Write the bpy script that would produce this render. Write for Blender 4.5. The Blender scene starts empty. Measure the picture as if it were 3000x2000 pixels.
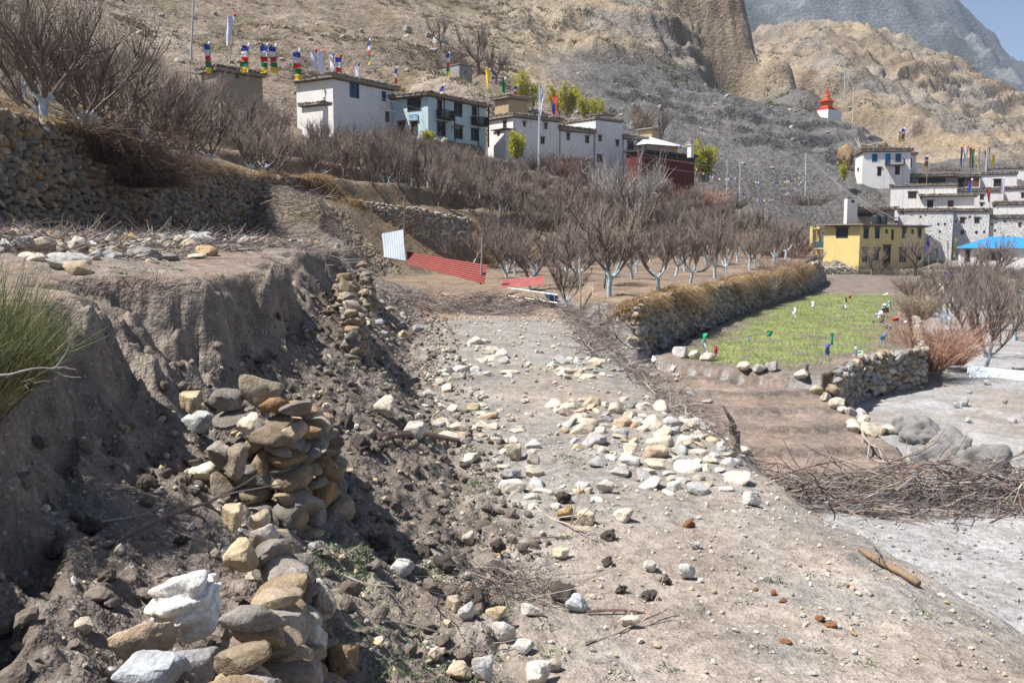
import bpy, math, random
import numpy as np
from mathutils import Vector, Matrix
R = math.radians
rng = np.random.default_rng(7)
random.seed(7)
scene = bpy.context.scene
COL = scene.collection
# ------------------------------------------------------------------ camera
F = 2720.0                      # focal length in photo pixels (3000 wide)
EYE = 3.0
PITCH = math.atan(300 / F)
cam_d = bpy.data.cameras.new('camera')
cam_d.sensor_width = 36
cam_d.lens = 36 * F / 3000
cam_d.clip_start = 0.1
cam_d.clip_end = 9000
cam = bpy.data.objects.new('camera', cam_d)
COL.objects.link(cam)
cam.location = (0, 0, EYE)
cam.rotation_euler = (math.pi / 2 - PITCH, 0, 0)
scene.camera = cam
# ------------------------------------------------------------------ sky and sun
SUN_AZ, SUN_EL = 256.0, 58.0     # azimuth clockwise from the view direction (+Y)
world = bpy.data.worlds.new('World')
scene.world = world
world.use_nodes = True
wn = world.node_tree.nodes
wl = world.node_tree.links
wn.clear()
wo = wn.new('ShaderNodeOutputWorld')
wb = wn.new('ShaderNodeBackground')
ws = wn.new('ShaderNodeTexSky')
ws.sky_type = 'NISHITA'
ws.sun_disc = False
ws.sun_elevation = R(SUN_EL)
ws.sun_rotation = R(SUN_AZ)
ws.altitude = 2700
ws.air_density = 0.8
ws.dust_density = 9.0
ws.ozone_density = 1.0
wb.inputs[1].default_value = 0.078
wl.new(ws.outputs[0], wb.inputs[0])
wl.new(wb.outputs[0], wo.inputs[0])
sd = bpy.data.lights.new('sun', 'SUN')
sd.energy = 5.0
sd.angle = R(0.53)
sd.color = (1.0, 0.97, 0.925)
sun = bpy.data.objects.new('sun', sd)
COL.objects.link(sun)
sv = Vector((math.sin(R(SUN_AZ)) * math.cos(R(SUN_EL)), math.cos(R(SUN_AZ)) * math.cos(R(SUN_EL)), math.sin(R(SUN_EL))))
sun.rotation_euler = sv.to_track_quat('Z', 'Y').to_euler()
vs = scene.view_settings
vs.view_transform = 'Standard'
vs.look = 'None'
vs.exposure = 0.84
vs.gamma = 1
vs.use_curve_mapping = False
scene.cycles.max_bounces = 5
scene.cycles.diffuse_bounces = 2
scene.cycles.glossy_bounces = 2
scene.cycles.transparent_max_bounces = 8
scene.cycles.volume_bounces = 0
# ------------------------------------------------------------------ pixel <-> place
SP, CP = math.sin(PITCH), math.cos(PITCH)
def ray(u, v):
    dx, dy = (u - 1500) / F, (1000 - v) / F
    return np.array([dx, CP + dy * SP, -SP + dy * CP])
def at(u, v, Y):
    d = ray(u, v); t = Y / d[1]
    return np.array([d[0] * t, Y, EYE + d[2] * t])
def onz(u, v, z):
    d = ray(u, v); t = (z - EYE) / d[2]
    return np.array([d[0] * t, d[1] * t, z])
def proj(p):
    x, y, z = p[0], p[1], p[2] - EYE
    dep = y * CP - z * SP
    return 1500 + F * x / dep, 1000 - F * (y * SP + z * CP) / dep
def solve_len(P0, d, u):
    lo, hi = 0., 80.; up = proj((P0[0] + d[0] * 5, P0[1] + d[1] * 5, P0[2]))[0] > proj(P0)[0]
    for _ in range(50):
        m_ = (lo + hi) / 2; q = proj((P0[0] + d[0] * m_, P0[1] + d[1] * m_, P0[2]))[0]
        if (q < u) == up: lo = m_
        else: hi = m_
    return lo
# ------------------------------------------------------------------ noise
_P = np.random.default_rng(3).permutation(4096)
_G = np.random.default_rng(4).random(4096).astype(np.float32)
def _h(ix, iy, iz):
    return _G[_P[(_P[(_P[ix & 4095] + iy) & 4095] + iz) & 4095]]
def vnoise(x, y, z=None):
    x = np.asarray(x, float); y = np.asarray(y, float)
    z = np.zeros_like(x) if z is None else np.asarray(z, float)
    fx, fy, fz = np.floor(x), np.floor(y), np.floor(z)
    ix, iy, iz = fx.astype(int), fy.astype(int), fz.astype(int)
    tx, ty, tz = x - fx, y - fy, z - fz
    tx = tx * tx * (3 - 2 * tx); ty = ty * ty * (3 - 2 * ty); tz = tz * tz * (3 - 2 * tz)
    def L(a, b, t): return a + (b - a) * t
    r0 = L(L(_h(ix, iy, iz), _h(ix + 1, iy, iz), tx), L(_h(ix, iy + 1, iz), _h(ix + 1, iy + 1, iz), tx), ty)
    if not np.any(tz): return r0 * 2 - 1
    r1 = L(L(_h(ix, iy, iz + 1), _h(ix + 1, iy, iz + 1), tx), L(_h(ix, iy + 1, iz + 1), _h(ix + 1, iy + 1, iz + 1), tx), ty)
    return L(r0, r1, tz) * 2 - 1
def fbm(x, y, oct=4, gain=0.5, lac=2.03, z=None):
    s = 0; a = 1; f = 1
    for i in range(oct):
        s = s + a * vnoise(x * f + i * 17.3, y * f + i * 9.1, None if z is None else z * f)
        a *= gain; f *= lac
    return s
def ridged(x, y, oct=4):
    s = 0; a = 1; f = 1
    for i in range(oct):
        s = s + a * (1 - np.abs(vnoise(x * f + i * 31.7, y * f + i * 5.3)) * 2)
        a *= 0.5; f *= 2.1
    return s
def sstep(a, b, x):
    t = np.clip((x - a) / (b - a), 0, 1); return t * t * (3 - 2 * t)
# ------------------------------------------------------------------ mesh and object helpers
def mesh(name, verts, faces, mats=(), smooth=False, cols=None, mi=None):
    me = bpy.data.meshes.new(name)
    verts = np.asarray(verts, np.float32)
    if isinstance(faces, np.ndarray):
        n, k = faces.shape
        me.vertices.add(len(verts)); me.vertices.foreach_set('co', verts.ravel())
        me.loops.add(n * k); me.loops.foreach_set('vertex_index', faces.astype(np.int32).ravel())
        me.polygons.add(n); me.polygons.foreach_set('loop_start', np.arange(0, n * k, k, dtype=np.int32))
        try: me.polygons.foreach_set('loop_total', np.full(n, k, np.int32))
        except Exception: pass
        me.update(calc_edges=True)
    else:
        me.from_pydata([tuple(v) for v in verts.tolist()], [], faces)
        me.update()
    for m in (mats if isinstance(mats, (list, tuple)) else [mats]):
        if m is not None: me.materials.append(m)
    if mi is not None: me.polygons.foreach_set('material_index', np.asarray(mi, np.int32))
    me.polygons.foreach_set('use_smooth', np.full(len(me.polygons), bool(smooth)))
    if cols is not None:
        ca = me.color_attributes.new('Col', 'FLOAT_COLOR', 'POINT')
        c = np.ones((len(verts), 4), np.float32); c[:, :cols.shape[1]] = cols
        ca.data.foreach_set('color', c.ravel())
    return me
def obj(name, me, parent=None, loc=None, rot=None, scale=None, color=None):
    o = bpy.data.objects.new(name, me); COL.objects.link(o)
    if parent is not None: o.parent = parent
    if loc is not None: o.location = tuple(float(c) for c in loc)
    if rot is not None: o.rotation_euler = rot
    if scale is not None: o.scale = scale if hasattr(scale, '__len__') else (scale,) * 3
    if color is not None: o.color = (*color[:3], 1)
    return o
def tag(o, label=None, cat=None, group=None, kind=None):
    if label: o['label'] = label
    if cat: o['category'] = cat
    if group: o['group'] = group
    if kind: o['kind'] = kind
    return o
def empty(name, loc, label=None, cat=None, group=None, rz=0):
    o = bpy.data.objects.new(name, None); COL.objects.link(o)
    o.location = tuple(float(c) for c in loc); o.rotation_euler = (0, 0, rz); o.empty_display_size = .2
    return tag(o, label, cat, group)
class MB:
    """collects boxes, tubes and quads; .build links them as one mesh object"""
    def __init__(s): s.v = []; s.f = []
    def add(s, vs_, fs_):
        b = len(s.v); s.v.extend([tuple(map(float, q)) for q in vs_]); s.f.extend([tuple(i + b for i in q) for q in fs_]); return s
    def hexa(s, p):
        return s.add(p, [(0, 3, 2, 1), (4, 5, 6, 7), (0, 1, 5, 4), (1, 2, 6, 5), (2, 3, 7, 6), (3, 0, 4, 7)])
    def box(s, x0, x1, y0, y1, z0, z1):
        return s.hexa([(x0, y0, z0), (x1, y0, z0), (x1, y1, z0), (x0, y1, z0), (x0, y0, z1), (x1, y0, z1), (x1, y1, z1), (x0, y1, z1)])
    def tube(s, pts, rad, n=5, cap=True):
        pts = [np.asarray(p, float) for p in pts]; k = len(pts)
        rad = rad if hasattr(rad, '__len__') else [rad] * k
        b = len(s.v); pr = None
        for i in range(k):
            d = pts[min(i + 1, k - 1)] - pts[max(i - 1, 0)]; d = d / (np.linalg.norm(d) + 1e-9)
            if pr is None:
                pr = np.cross(d, (0, 0, 1) if abs(d[2]) < .9 else (1, 0, 0))
            pr = pr - d * np.dot(pr, d); pr = pr / (np.linalg.norm(pr) + 1e-9)
            q = np.cross(d, pr)
            for j in range(n):
                a = 2 * math.pi * j / n
                s.v.append(tuple((pts[i] + rad[i] * (math.cos(a) * pr + math.sin(a) * q)).tolist()))
        for i in range(k - 1):
            for j in range(n):
                s.f.append((b + i * n + j, b + i * n + (j + 1) % n, b + (i + 1) * n + (j + 1) % n, b + (i + 1) * n + j))
        if cap:
            s.f.append(tuple(b + j for j in range(n))[::-1]); s.f.append(tuple(b + (k - 1) * n + j for j in range(n)))
        return s
    def lathe(s, prof, n=16, c=(0, 0, 0)):
        b = len(s.v)
        for r, z in prof:
            for j in range(n):
                a = 2 * math.pi * j / n; s.v.append((c[0] + r * math.cos(a), c[1] + r * math.sin(a), c[2] + z))
        for i in range(len(prof) - 1):
            for j in range(n):
                s.f.append((b + i * n + j, b + i * n + (j + 1) % n, b + (i + 1) * n + (j + 1) % n, b + (i + 1) * n + j))
        s.f.append(tuple(b + (len(prof) - 1) * n + j for j in range(n))); return s
    def me(s, name, mat, smooth=False): return mesh(name, s.v, s.f, mat, smooth)
    def build(s, name, mat, parent=None, smooth=False, **k): return obj(name, s.me(name, mat, smooth), parent, **k)
# ------------------------------------------------------------------ materials
def newmat(name, rough=0.9):
    m = bpy.data.materials.new(name); m.use_nodes = True
    nt = m.node_tree; b = nt.nodes['Principled BSDF']
    b.inputs['Roughness'].default_value = rough
    b.inputs['Specular IOR Level'].default_value = 0.25
    return m, nt, b
def N(nt, typ, **k):
    n = nt.nodes.new(typ)
    for a, v_ in k.items():
        if a in n.inputs: n.inputs[a].default_value = v_
        else: setattr(n, a, v_)
    return n
def noise(nt, vec, scale, detail=4, rough=.6):
    n = N(nt, 'ShaderNodeTexNoise', Scale=scale, Detail=detail, Roughness=rough); nt.links.new(vec, n.inputs['Vector']); return n
def mix(nt, fac, a, b, mode='MIX'):
    n = nt.nodes.new('ShaderNodeMix'); n.data_type = 'RGBA'; n.blend_type = mode; n.clamp_factor = True
    for i, q in ((0, fac), (6, a), (7, b)):
        if hasattr(q, 'node'): nt.links.new(q, n.inputs[i])
        else: n.inputs[i].default_value = q if i == 0 else (*q[:3], 1)
    return n.outputs[2]
def mth(nt, op, a, b=None, clamp=False):
    n = nt.nodes.new('ShaderNodeMath'); n.operation = op; n.use_clamp = clamp
    for i, q in enumerate((a, b)):
        if q is None: continue
        if hasattr(q, 'node'): nt.links.new(q, n.inputs[i])
        else: n.inputs[i].default_value = q
    return n.outputs[0]
def ramp(nt, fac, lo, hi, clo=(0, 0, 0), chi=(1, 1, 1)):
    n = nt.nodes.new('ShaderNodeValToRGB'); e = n.color_ramp.elements
    e[0].position, e[1].position = lo, hi; e[0].color = (*clo, 1); e[1].color = (*chi, 1)
    nt.links.new(fac, n.inputs[0]); return n.outputs[0]
def bump(nt, b, h, strength, dist, prev=None):
    n = N(nt, 'ShaderNodeBump', Strength=strength, Distance=dist); nt.links.new(h, n.inputs['Height'])
    if prev is not None: nt.links.new(prev, n.inputs['Normal'])
    nt.links.new(n.outputs[0], b.inputs['Normal']); return n.outputs[0]
def geo(nt): return nt.nodes.new('ShaderNodeNewGeometry').outputs['Position']
def objc(nt): return nt.nodes.new('ShaderNodeTexCoord').outputs['Object']
_mc = {}
def plain(name, col, rough=.85, var=.25, scale=6., bs=.3, bd=.02, world_=False, metal=0., spots=None):
    """one base colour broken up by two noises, with fine relief"""
    if name in _mc: return _mc[name]
    m, nt, b = newmat(name, rough); vec = geo(nt) if world_ else objc(nt)
    n1 = noise(nt, vec, scale, 5); n2 = noise(nt, vec, scale * 7.3, 4)
    lo = tuple(c * (1 - var) for c in col); hi = tuple(min(1, c * (1 + var)) for c in col)
    c = ramp(nt, n1.outputs[0], .3, .7, lo, hi)
    c = mix(nt, .45, c, ramp(nt, n2.outputs[0], .3, .7, lo, hi))
    if spots: c = mix(nt, ramp(nt, noise(nt, vec, scale * spots[1], 3).outputs[0], .55, .68), c, spots[0])
    nt.links.new(c, b.inputs['Base Color']); b.inputs['Metallic'].default_value = metal
    bump(nt, b, n2.outputs[0], bs, bd)
    _mc[name] = m; return m
# ------------------------------------------------------------------ terrain height
_cp = [  # (u, v, Y) seen points of the hillside
 (0,330,26),(300,430,33),(600,500,43),(860,545,55),(1000,570,58),(1130,590,60),
 (1250,575,63),(1380,610,68),(1500,640,76),(1720,655,88),(2000,668,102),(2200,669,106),(2400,672,111),
 (1300,530,80),(1420,505,98),(1600,525,104),(1750,545,108),(1900,560,116),(2050,590,122),(2250,605,124),(2400,620,128),
 (880,420,85),(980,400,98),(1160,385,103),(1290,410,108),(1430,430,113),(1480,500,116),(1700,540,121),(1850,560,124),
 (760,330,100),(600,320,95),(400,260,80),(200,160,75),(0,120,60),
 (1100,250,150),(1300,240,150),(1420,290,150),(1600,340,150),
 (640,150,140),(900,120,160),(1000,0,215),(600,0,190),(300,0,150),(0,0,110),(1250,60,220),(1350,190,175),(1400,0,260),
 (1560,200,190),(1600,60,255),(1500,-60,300),(1700,10,300),(1900,-20,320),
 (1750,330,170),(1850,430,150),(2000,480,143),(2000,340,185),(2100,580,135),(2300,560,150),(2250,430,180),(2150,300,205),(1850,200,225),
 (2000,120,255),(2120,20,300),(2200,90,285),(2290,200,262),(2350,270,245),(2420,305,232),(2500,372,222),(2600,432,210),(2690,482,198),
 (2450,480,180),(2600,510,175),(2480,560,155),(2600,560,152),(2450,610,138),(2560,640,130),
 (2760,500,192),(2900,490,200),(2750,560,160),(2900,560,163),(2640,700,136),(2800,715,138),(3000,650,148),
 (2520,792,121),(2400,785,118),(2700,785,124),(2900,800,118),(3000,790,120),
 (2760,470,240),(2900,430,280),(3000,420,290),(2600,380,290),(2800,330,330),(2450,240,310),(2600,230,350),(2380,140,380),(2250,90,440),(2500,95,430),(2640,140,420),(2800,210,410),(3000,290,400),(2420,180,340),
]
CPTS = [tuple(at(*c)) for c in _cp]
CPTS += [(-14,15,6.6),(-24,30,9.),(-40,45,18.),(-60,70,33.),(-90,110,60.),(-140,200,100.),(-20,8,9.),(-40,20,17.),(-100,330,110.),(0,420,95.),
         (60,420,70.),(80,330,52.),(62,262,36.),(60,245,33.),(78,228,24.),(92,215,15.),(90,250,14.),(75,285,28.),(120,480,80.),(180,480,60.),(260,460,40.),
         (200,300,20.),(160,200,12.),(140,150,6.),(120,120,1.),(100,95,-1.),(90,60,-2.),(60,60,-2.2),(40,110,-1.2),(160,260,22.)]
CPTS = np.array(CPTS)
def _phi(r2): return np.sqrt(r2 + 30.0)
def _fit(P):
    n = len(P); d2 = ((P[:, None, :2] - P[None, :, :2]) ** 2).sum(-1)
    A = np.zeros((n + 3, n + 3)); A[:n, :n] = _phi(d2) - np.eye(n) * 0.6
    A[:n, n] = 1; A[:n, n + 1:] = P[:, :2]; A[n, :n] = 1; A[n + 1:, :n] = P[:, :2].T
    b = np.zeros(n + 3); b[:n] = P[:, 2]
    return np.linalg.solve(A, b)
_W = _fit(CPTS)
def hill(X, Y):
    n = len(CPTS); z = _W[n] + _W[n + 1] * X + _W[n + 2] * Y
    for i in range(n):
        z = z + _W[i] * _phi((X - CPTS[i, 0]) ** 2 + (Y - CPTS[i, 1]) ** 2)
    return z
def sdist(poly, X, Y):
    """signed distance to a polygon in plan, negative inside"""
    d = np.full(X.shape, 1e9); ins = np.zeros(X.shape, bool); m = len(poly)
    for i in range(m):
        x0, y0 = poly[i]; x1, y1 = poly[(i + 1) % m]
        ex, ey = x1 - x0, y1 - y0
        t = np.clip(((X - x0) * ex + (Y - y0) * ey) / (ex * ex + ey * ey), 0, 1)
        d = np.minimum(d, (X - x0 - t * ex) ** 2 + (Y - y0 - t * ey) ** 2)
        c = ((y0 > Y) != (y1 > Y)) & (X < ex * (Y - y0) / (ey if ey else 1e-9) + x0)
        ins ^= c
    d = np.sqrt(d); return np.where(ins, -d, d)
ORCH = [(3.2,33.5),(4.3,33),(12.5,52),(21.5,70),(33,101),(20,97),(8,78),(-1,63),(-8,54),(-9,47),(-5.5,44.5),(-2.5,43),(2.2,41)]
FIELD = [(4.9,31.6),(5.4,29.6),(7.7,28.0),(9.2,27.4),(11.2,30.4),(14.6,33.6),(23.0,54),(40,91),(47,106),(36,106),(22.4,71),(13.2,52)]
GARDEN = [(2.9,19.2),(7.5,19.4),(9.0,21.2),(9.2,27.0),(7.7,27.7),(5.3,29.3),(4.6,30.8),(2.6,31)]
PLAIN = [(1,-3),(60,-3),(70,60),(62,104),(33,104),(19,66),(2.8,31.5),(1,25)]
# house plots: the ground is cut level under and in front of each house (u, v foot, Y, direction, far pixel, depth)
_plots = [(978,400,100,33,1157,8),(1255,402,105,33,1423,6),(1503,432,118,50,1638,6),(1636,500,123,50,1738,6),(1738,500,127,50,1822,6),(1820,510,131,50,1890,6),(1490,345,132,50,1546,5),(1880,565,122,45,2033,4),(1346,262,160,45,1384,6),(640,250,104,40,800,6),
 (2525,537,163,100,2690,4),(2515,789,122,45,2705,10),(2360,800,110,70,2530,9),(2626,760,140,114,2786,6),(2788,760,140.5,114,2892,6),(2893,760,139,114,3060,6),(2703,612,148,114,2853,6),(2608,592,153,114,2802,6),(2806,606,156,114,2938,6),(2940,592,157,114,3060,6),(2916,640,146,114,3060,6),(2672,546,163,114,2800,6),(2801,548,164,114,2871,6),(2872,550,166,114,2978,6),(2898,524,178,114,3060,6),(2481,634,136,60,2511,2),(2512,650,138,105,2620,5),(2812,778,121,97,3080,8),(2776,855,95,70,2852,5)]
PLOTS = []
for _u, _v, _yy, _t, _ur, _d in _plots:
    _p = at(_u, _v, _yy); _A = np.array([math.sin(R(_t)), math.cos(R(_t))]); PLOTS.append((_p, _A, np.array([-_A[1], _A[0]]), solve_len(_p, np.array([*_A, 0]), _ur), _d))
def cut_plots(z, X, Y):
    for p, A, B, wr, d in PLOTS:
        m = (np.abs(X - p[0]) < 45) & (np.abs(Y - p[1]) < 45)
        if not m.any(): continue
        x, y = X[m] - p[0], Y[m] - p[1]; s, t = x * A[0] + y * A[1], x * B[0] + y * B[1]
        dx = np.maximum(np.maximum(-1 - s, s - wr - .5), 0); dy = np.maximum(np.maximum(-5 - t, t - d), 0)
        z[m] = np.minimum(z[m], p[2] - .06 + np.hypot(dx, dy) * .75)
    return z
# cross-profile of the near strip: stations along Y, control points from left to right
_Y  = np.array([ -3,   2,  3.9,  5.0,  5.8,  6.5,  7.6,  8.7, 10.0, 11.4, 14.0, 17.0, 21.0, 27.0, 35.0, 45.0, 52.0])
_xb = np.array([-2.1,-2.15,-2.3,-2.68,-2.95,-3.1,-3.22,-3.25,-3.2,-3.15,-3.3,-3.7,-4.4,-5.2,-6.0,-7.4,-9.0])
_zb = np.array([1.15, 1.15, 1.2, 1.3,1.48,1.62, 1.74,1.82,1.82, 1.68, 1.66, 1.8, 1.95, 2.0, 2.05, 1.7, 1.5])
_zp = np.array([1.8, 1.8, 1.9, 2.05,2.2,2.36, 2.5,2.55,2.55, 2.5,2.54, 2.64, 2.66,2.62, 2.58, 2.4, 2.0])
_xt = np.array([-.9,-1.0,-1.30,-1.5,-1.65,-1.85,-2.12,-2.4,-2.5,-2.45,-2.6,-3.05,-3.75,-4.5,-5.3,-6.7,-8.4])
_zt = np.array([1.2, 1.2,1.22, 1.26,1.28,1.28,1.3,1.32,1.3,1.28, 1.3, 1.5, 1.6, 1.55, 1.45, 1.3, 1.1])
_xw = np.array([-.2, -.2,-.45,-.72,-1.0,-1.2,-1.4,-1.5,-1.5,-1.5,-1.75,-2.35,-3.0,-3.75,-4.4,-5.6,-7.4])
_zf = np.array([.2, .2,  .25,  .32, .38, .45, .55, .58, .6, .62, .62, .6, .6, .62, .7, .9, .9])
_xl = np.array([.3, .3, .2, -.1, -.3,-.36,-.42,-.42,-.55,-.7,-1.15,-1.75,-2.4,-2.9,-3.2,-3.8,-4.5])
_xr = np.array([4.7,4.7,4.6,4.5,4.4,4.3,4.15,3.9,3.65,3.45,3.25,3.05,2.85,2.75,2.6,2.5,2.4])
def near(X, Y):
    I = lambda a: np.interp(Y, _Y, a)
    w = .22 * fbm(X * .0 + Y * .9, Y * .31, 3) * sstep(4.5, 10, Y)                       # wobble of the bank line
    xb, xt, xw, xl, xr = I(_xb) + w, I(_xt) + w * .3, I(_xw) + w * .3, I(_xl), I(_xr) + .12 * fbm(Y * .7, Y * .2, 2)
    zb, zp, zt, zf = I(_zb), I(_zp), I(_zt), I(_zf)
    bt = .2 + .12 * vnoise(Y * 1.3, Y * 0 + 4.) + .85 * sstep(.0, .7, vnoise(Y * .62 + 2.3, Y * 0 + 9.)) * sstep(5, 7, Y)                     # batter of the cut face
    xs = [-13.4 + 0 * Y, xb - bt - 2.2, xb - bt - .25, xb - bt, xb, np.minimum(xt, xb + .3), xw, (xw + xl) / 2, xl, xl + .7, xr - .8, xr, xr + 1.0, xr + 2.2, xr + 6]
    zs = [3.1 + 0 * Y, zp + .22, zp + .06, zp - .06, zb, zt, zf, zf * .38, .04 + 0 * Y, 0 * Y, 0 * Y, -.16 + 0 * Y, -.95 + 0 * Y, -2.2 + 0 * Y, -2.3 + 0 * Y]
    z = np.where(X < xs[0], zs[0], zs[-1])
    for i in range(len(xs) - 1):
        t = (X - xs[i]) / np.maximum(xs[i + 1] - xs[i], 1e-4)
        z = np.where((t >= 0) & (t < 1), zs[i] + (zs[i + 1] - zs[i]) * t, z)
    return z, xb, xt, xw, xl, xr, bt
def steps(z, h, k):
    q = z / h; i = np.floor(q); t = q - i
    return h * (i + .12 * t + .88 * sstep(1 - k, 1, t))
def height(X, Y, detail=True, parts=False):
    X = np.asarray(X, float); Y = np.asarray(Y, float)
    z = hill(X, Y)
    far = sstep(60, 140, Y)
    tm = sstep(54, 60, Y) * (1 - sstep(112, 122, Y)) * sstep(-24, -16, X) * (1 - sstep(44, 52, X))
    zt_ = steps(z + .5 * fbm(X * .06, Y * .06, 2), 1.7, .18)
    z = z + (zt_ - z) * tm
    hz = z.copy()
    # relief of the hill: gullies, strata and scrub hummocks
    u_, v_ = X * CP / np.maximum(Y, 1), (z - EYE) / np.maximum(Y, 1)
    grey = sstep(.02, .10, u_ - .02 * fbm(X * .03, Y * .03, 3)) * sstep(128, 150, Y) * (1 - sstep(245, 262, Y + 6 * fbm(X * .05, Y * .05, 3)))
    tan = sstep(44, 50, z + 5 * fbm(X * .04, Y * .04, 3) - .02 * X) * sstep(-.04, .01, u_)
    tan = np.maximum(tan, sstep(236, 250, Y) * sstep(.33, .37, u_))
    if detail:
        rx = X + 9 * fbm(X * .02, Y * .02, 2)
        g1 = ridged(rx * .045 + Y * .01, Y * .012, 4)
        st = ridged(X * .035 + z * .05, z * .24 + .05 * X + .8 * fbm(X * .04, Y * .04, 3), 4)
        crag = sstep(.1, .7, fbm(X * .025 + 40, Y * .035, 3) + .22)
        led = steps(z + 2.6 * fbm(X * .05, Y * .05, 4) + .06 * X, 4.2, .30) - (z + 2.6 * fbm(X * .05, Y * .05, 4) + .06 * X)
        z = z + grey * (1 - tan) * (led * crag * .6 + st * .5 * crag + g1 * .5 + .4 * ridged(X * .22, Y * .2, 3) * crag) * sstep(132, 165, Y)
        led2 = steps(z + 3 * fbm(X * .03, Y * .04, 4), 6.5, .35) - (z + 3 * fbm(X * .03, Y * .04, 4))
        z = z + tan * led2 * .9 * sstep(-.1, .4, fbm(X * .02 + 9, Y * .02, 2) + .15) * sstep(170, 220, Y)
        z = z + tan * (g1 * 2.2 + 1.5 * ridged(X * .12, Y * .10, 4) + 1.3 * ridged(X * .02, z * .22 + .4 * fbm(X * .04, Y * .04, 2), 3)) * sstep(170, 250, Y)
        z = z + far * (1 - grey) * (1 - tan) * .55 * fbm(X * .12, Y * .12, 4)
        z = z + tm * .18 * fbm(X * .5, Y * .5, 3)
    z = z + sstep(122, 135, Y) * (.28 * fbm(X * .5, Y * .5, 3) if detail else 0)
    z = cut_plots(z, X, Y)
    z = np.where(Y < 56, np.minimum(z, .1 + np.maximum(0, Y - 42) * .6 + np.maximum(0, -X - 7) * 1.5), z)
    # plain on the right, orchard, field, garden
    sp = sdist(PLAIN, X, Y)
    z = z + (-2.3 + (.06 * fbm(X * .5, Y * .5, 3) if detail else 0) - z) * (1 - sstep(0, .8, sp))
    so = sdist(ORCH, X, Y)
    z = z + (.7 + .015 * np.maximum(Y - 60, 0) + (.07 * fbm(X * .8, Y * .8, 3) if detail else 0) - z) * (1 - sstep(0, .7 + 4.5 * sstep(47, 55, Y) * (1 - sstep(3, 12, X)), so))
    sf = sdist(FIELD, X, Y)
    fur = .035 * np.sin((Y * .92 - X * .38) * 3.3) if detail else 0
    z = z + (-1.0 + fur + (.03 * fbm(X, Y, 3) if detail else 0) - z) * (1 - sstep(0, .35, sf))
    sg = sdist(GARDEN, X, Y)
    gy = (Y + .18 * fbm(X * .6, Y * .2, 2) - 19.2) / 1.85
    gz = -2.12 + .14 * (np.floor(gy) + sstep(.0, .10, gy - np.floor(gy))) + (.03 * fbm(X * 3, Y * 3, 3) if detail else 0)
    z = z + (gz - z) * (1 - sstep(0, .3, sg))
    # near strip: terrace, cut bank, shelf, slope and path
    zn, xb, xt, xw, xl, xr, bt = near(X, Y)
    lim = np.where(Y > 18.5, 1.0, 6.0)                      # how far right of the path edge the strip reaches
    right = 1 - sstep(lim * .75, lim, X - xr - np.where(Y > 18.5, .7, 0))
    right = np.where(Y > 30, 1 - sstep(.3, 1.3, X - xr), right)
    mn = (X > -13.4) * right * (1 - sstep(42, 47, Y + .25 * X))
    if detail:
        bank = sstep(xb - bt - .25, xb - bt + .05, X) * (1 - sstep(xb, xb + .25, X))
        zn = zn + bank * (.22 * ridged(X * 1.2, Y * 2.6, 3) - .24 + .06 * ridged(X * 4.5, Y * 6, 2) + .04 * fbm(X * 16, Y * 16, 2))
        slope = sstep(xb - .1, xb + .4, X) * (1 - sstep(xl, xl + 1.0, X))
        zn = zn + slope * (.085 * fbm(X * 2.6, Y * 2.6, 4) + .07 * np.maximum(0, fbm(X * 6, Y * 6, 4)) + .02 * fbm(X * 17, Y * 17, 2))
        zn = zn + (.05 * fbm(X * .7, Y * .7, 3) + .015 * fbm(X * 5, Y * 5, 3)) * (1 - bank)
    zn = np.where((Y > 18.5) & (X > xr - .2) & (Y < 34), np.maximum(zn, z), zn)
    z = z + (zn - z) * mn
    if parts:
        return z, dict(u=u_, v=v_, grey=grey, tan=tan, tm=tm, sp=sp, so=so, sf=sf, sg=sg, mn=mn, xb=xb, xt=xt, xw=xw, xl=xl, xr=xr, bt=bt, hz=hz)
    return z
def H(x, y): return float(height(np.array([x]), np.array([y]))[0])
# ------------------------------------------------------------------ ground mesh: fans out from a point behind the camera
APEX = (0., -4.)
_r = np.concatenate([np.geomspace(3.0, 66, 470)[:-1], np.geomspace(66, 560, 370)])
_a = np.linspace(R(-46), R(47), 700)
GR, GA = np.meshgrid(_r, _a, indexing='ij')
GX = APEX[0] + GR * np.sin(GA); GY = APEX[1] + GR * np.cos(GA)
GZ, Q = height(GX, GY, parts=True)
# ray march for placing things on the ground under a pixel, on the finished grid
def gz(x, y):
    r = math.hypot(x - APEX[0], y - APEX[1]); a = math.atan2(x - APEX[0], y - APEX[1])
    i = int(np.clip(np.searchsorted(_r, r) - 1, 0, len(_r) - 2)); j = int(np.clip((a - _a[0]) / (_a[1] - _a[0]), 0, len(_a) - 2))
    t = np.clip((r - _r[i]) / (_r[i + 1] - _r[i]), 0, 1); s = np.clip((a - _a[j]) / (_a[1] - _a[0]), 0, 1)
    return float((GZ[i, j] * (1 - s) + GZ[i, j + 1] * s) * (1 - t) + (GZ[i + 1, j] * (1 - s) + GZ[i + 1, j + 1] * s) * t)
def gzv(x, y):
    x = np.asarray(x, float); y = np.asarray(y, float)
    r = np.hypot(x - APEX[0], y - APEX[1]); a = np.arctan2(x - APEX[0], y - APEX[1])
    i = np.clip(np.searchsorted(_r, r) - 1, 0, len(_r) - 2); fj = np.clip((a - _a[0]) / (_a[1] - _a[0]), 0, len(_a) - 1.001); j = fj.astype(int)
    t = np.clip((r - _r[i]) / (_r[i + 1] - _r[i]), 0, 1); s = fj - j
    return (GZ[i, j] * (1 - s) + GZ[i, j + 1] * s) * (1 - t) + (GZ[i + 1, j] * (1 - s) + GZ[i + 1, j + 1] * s) * t
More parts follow.
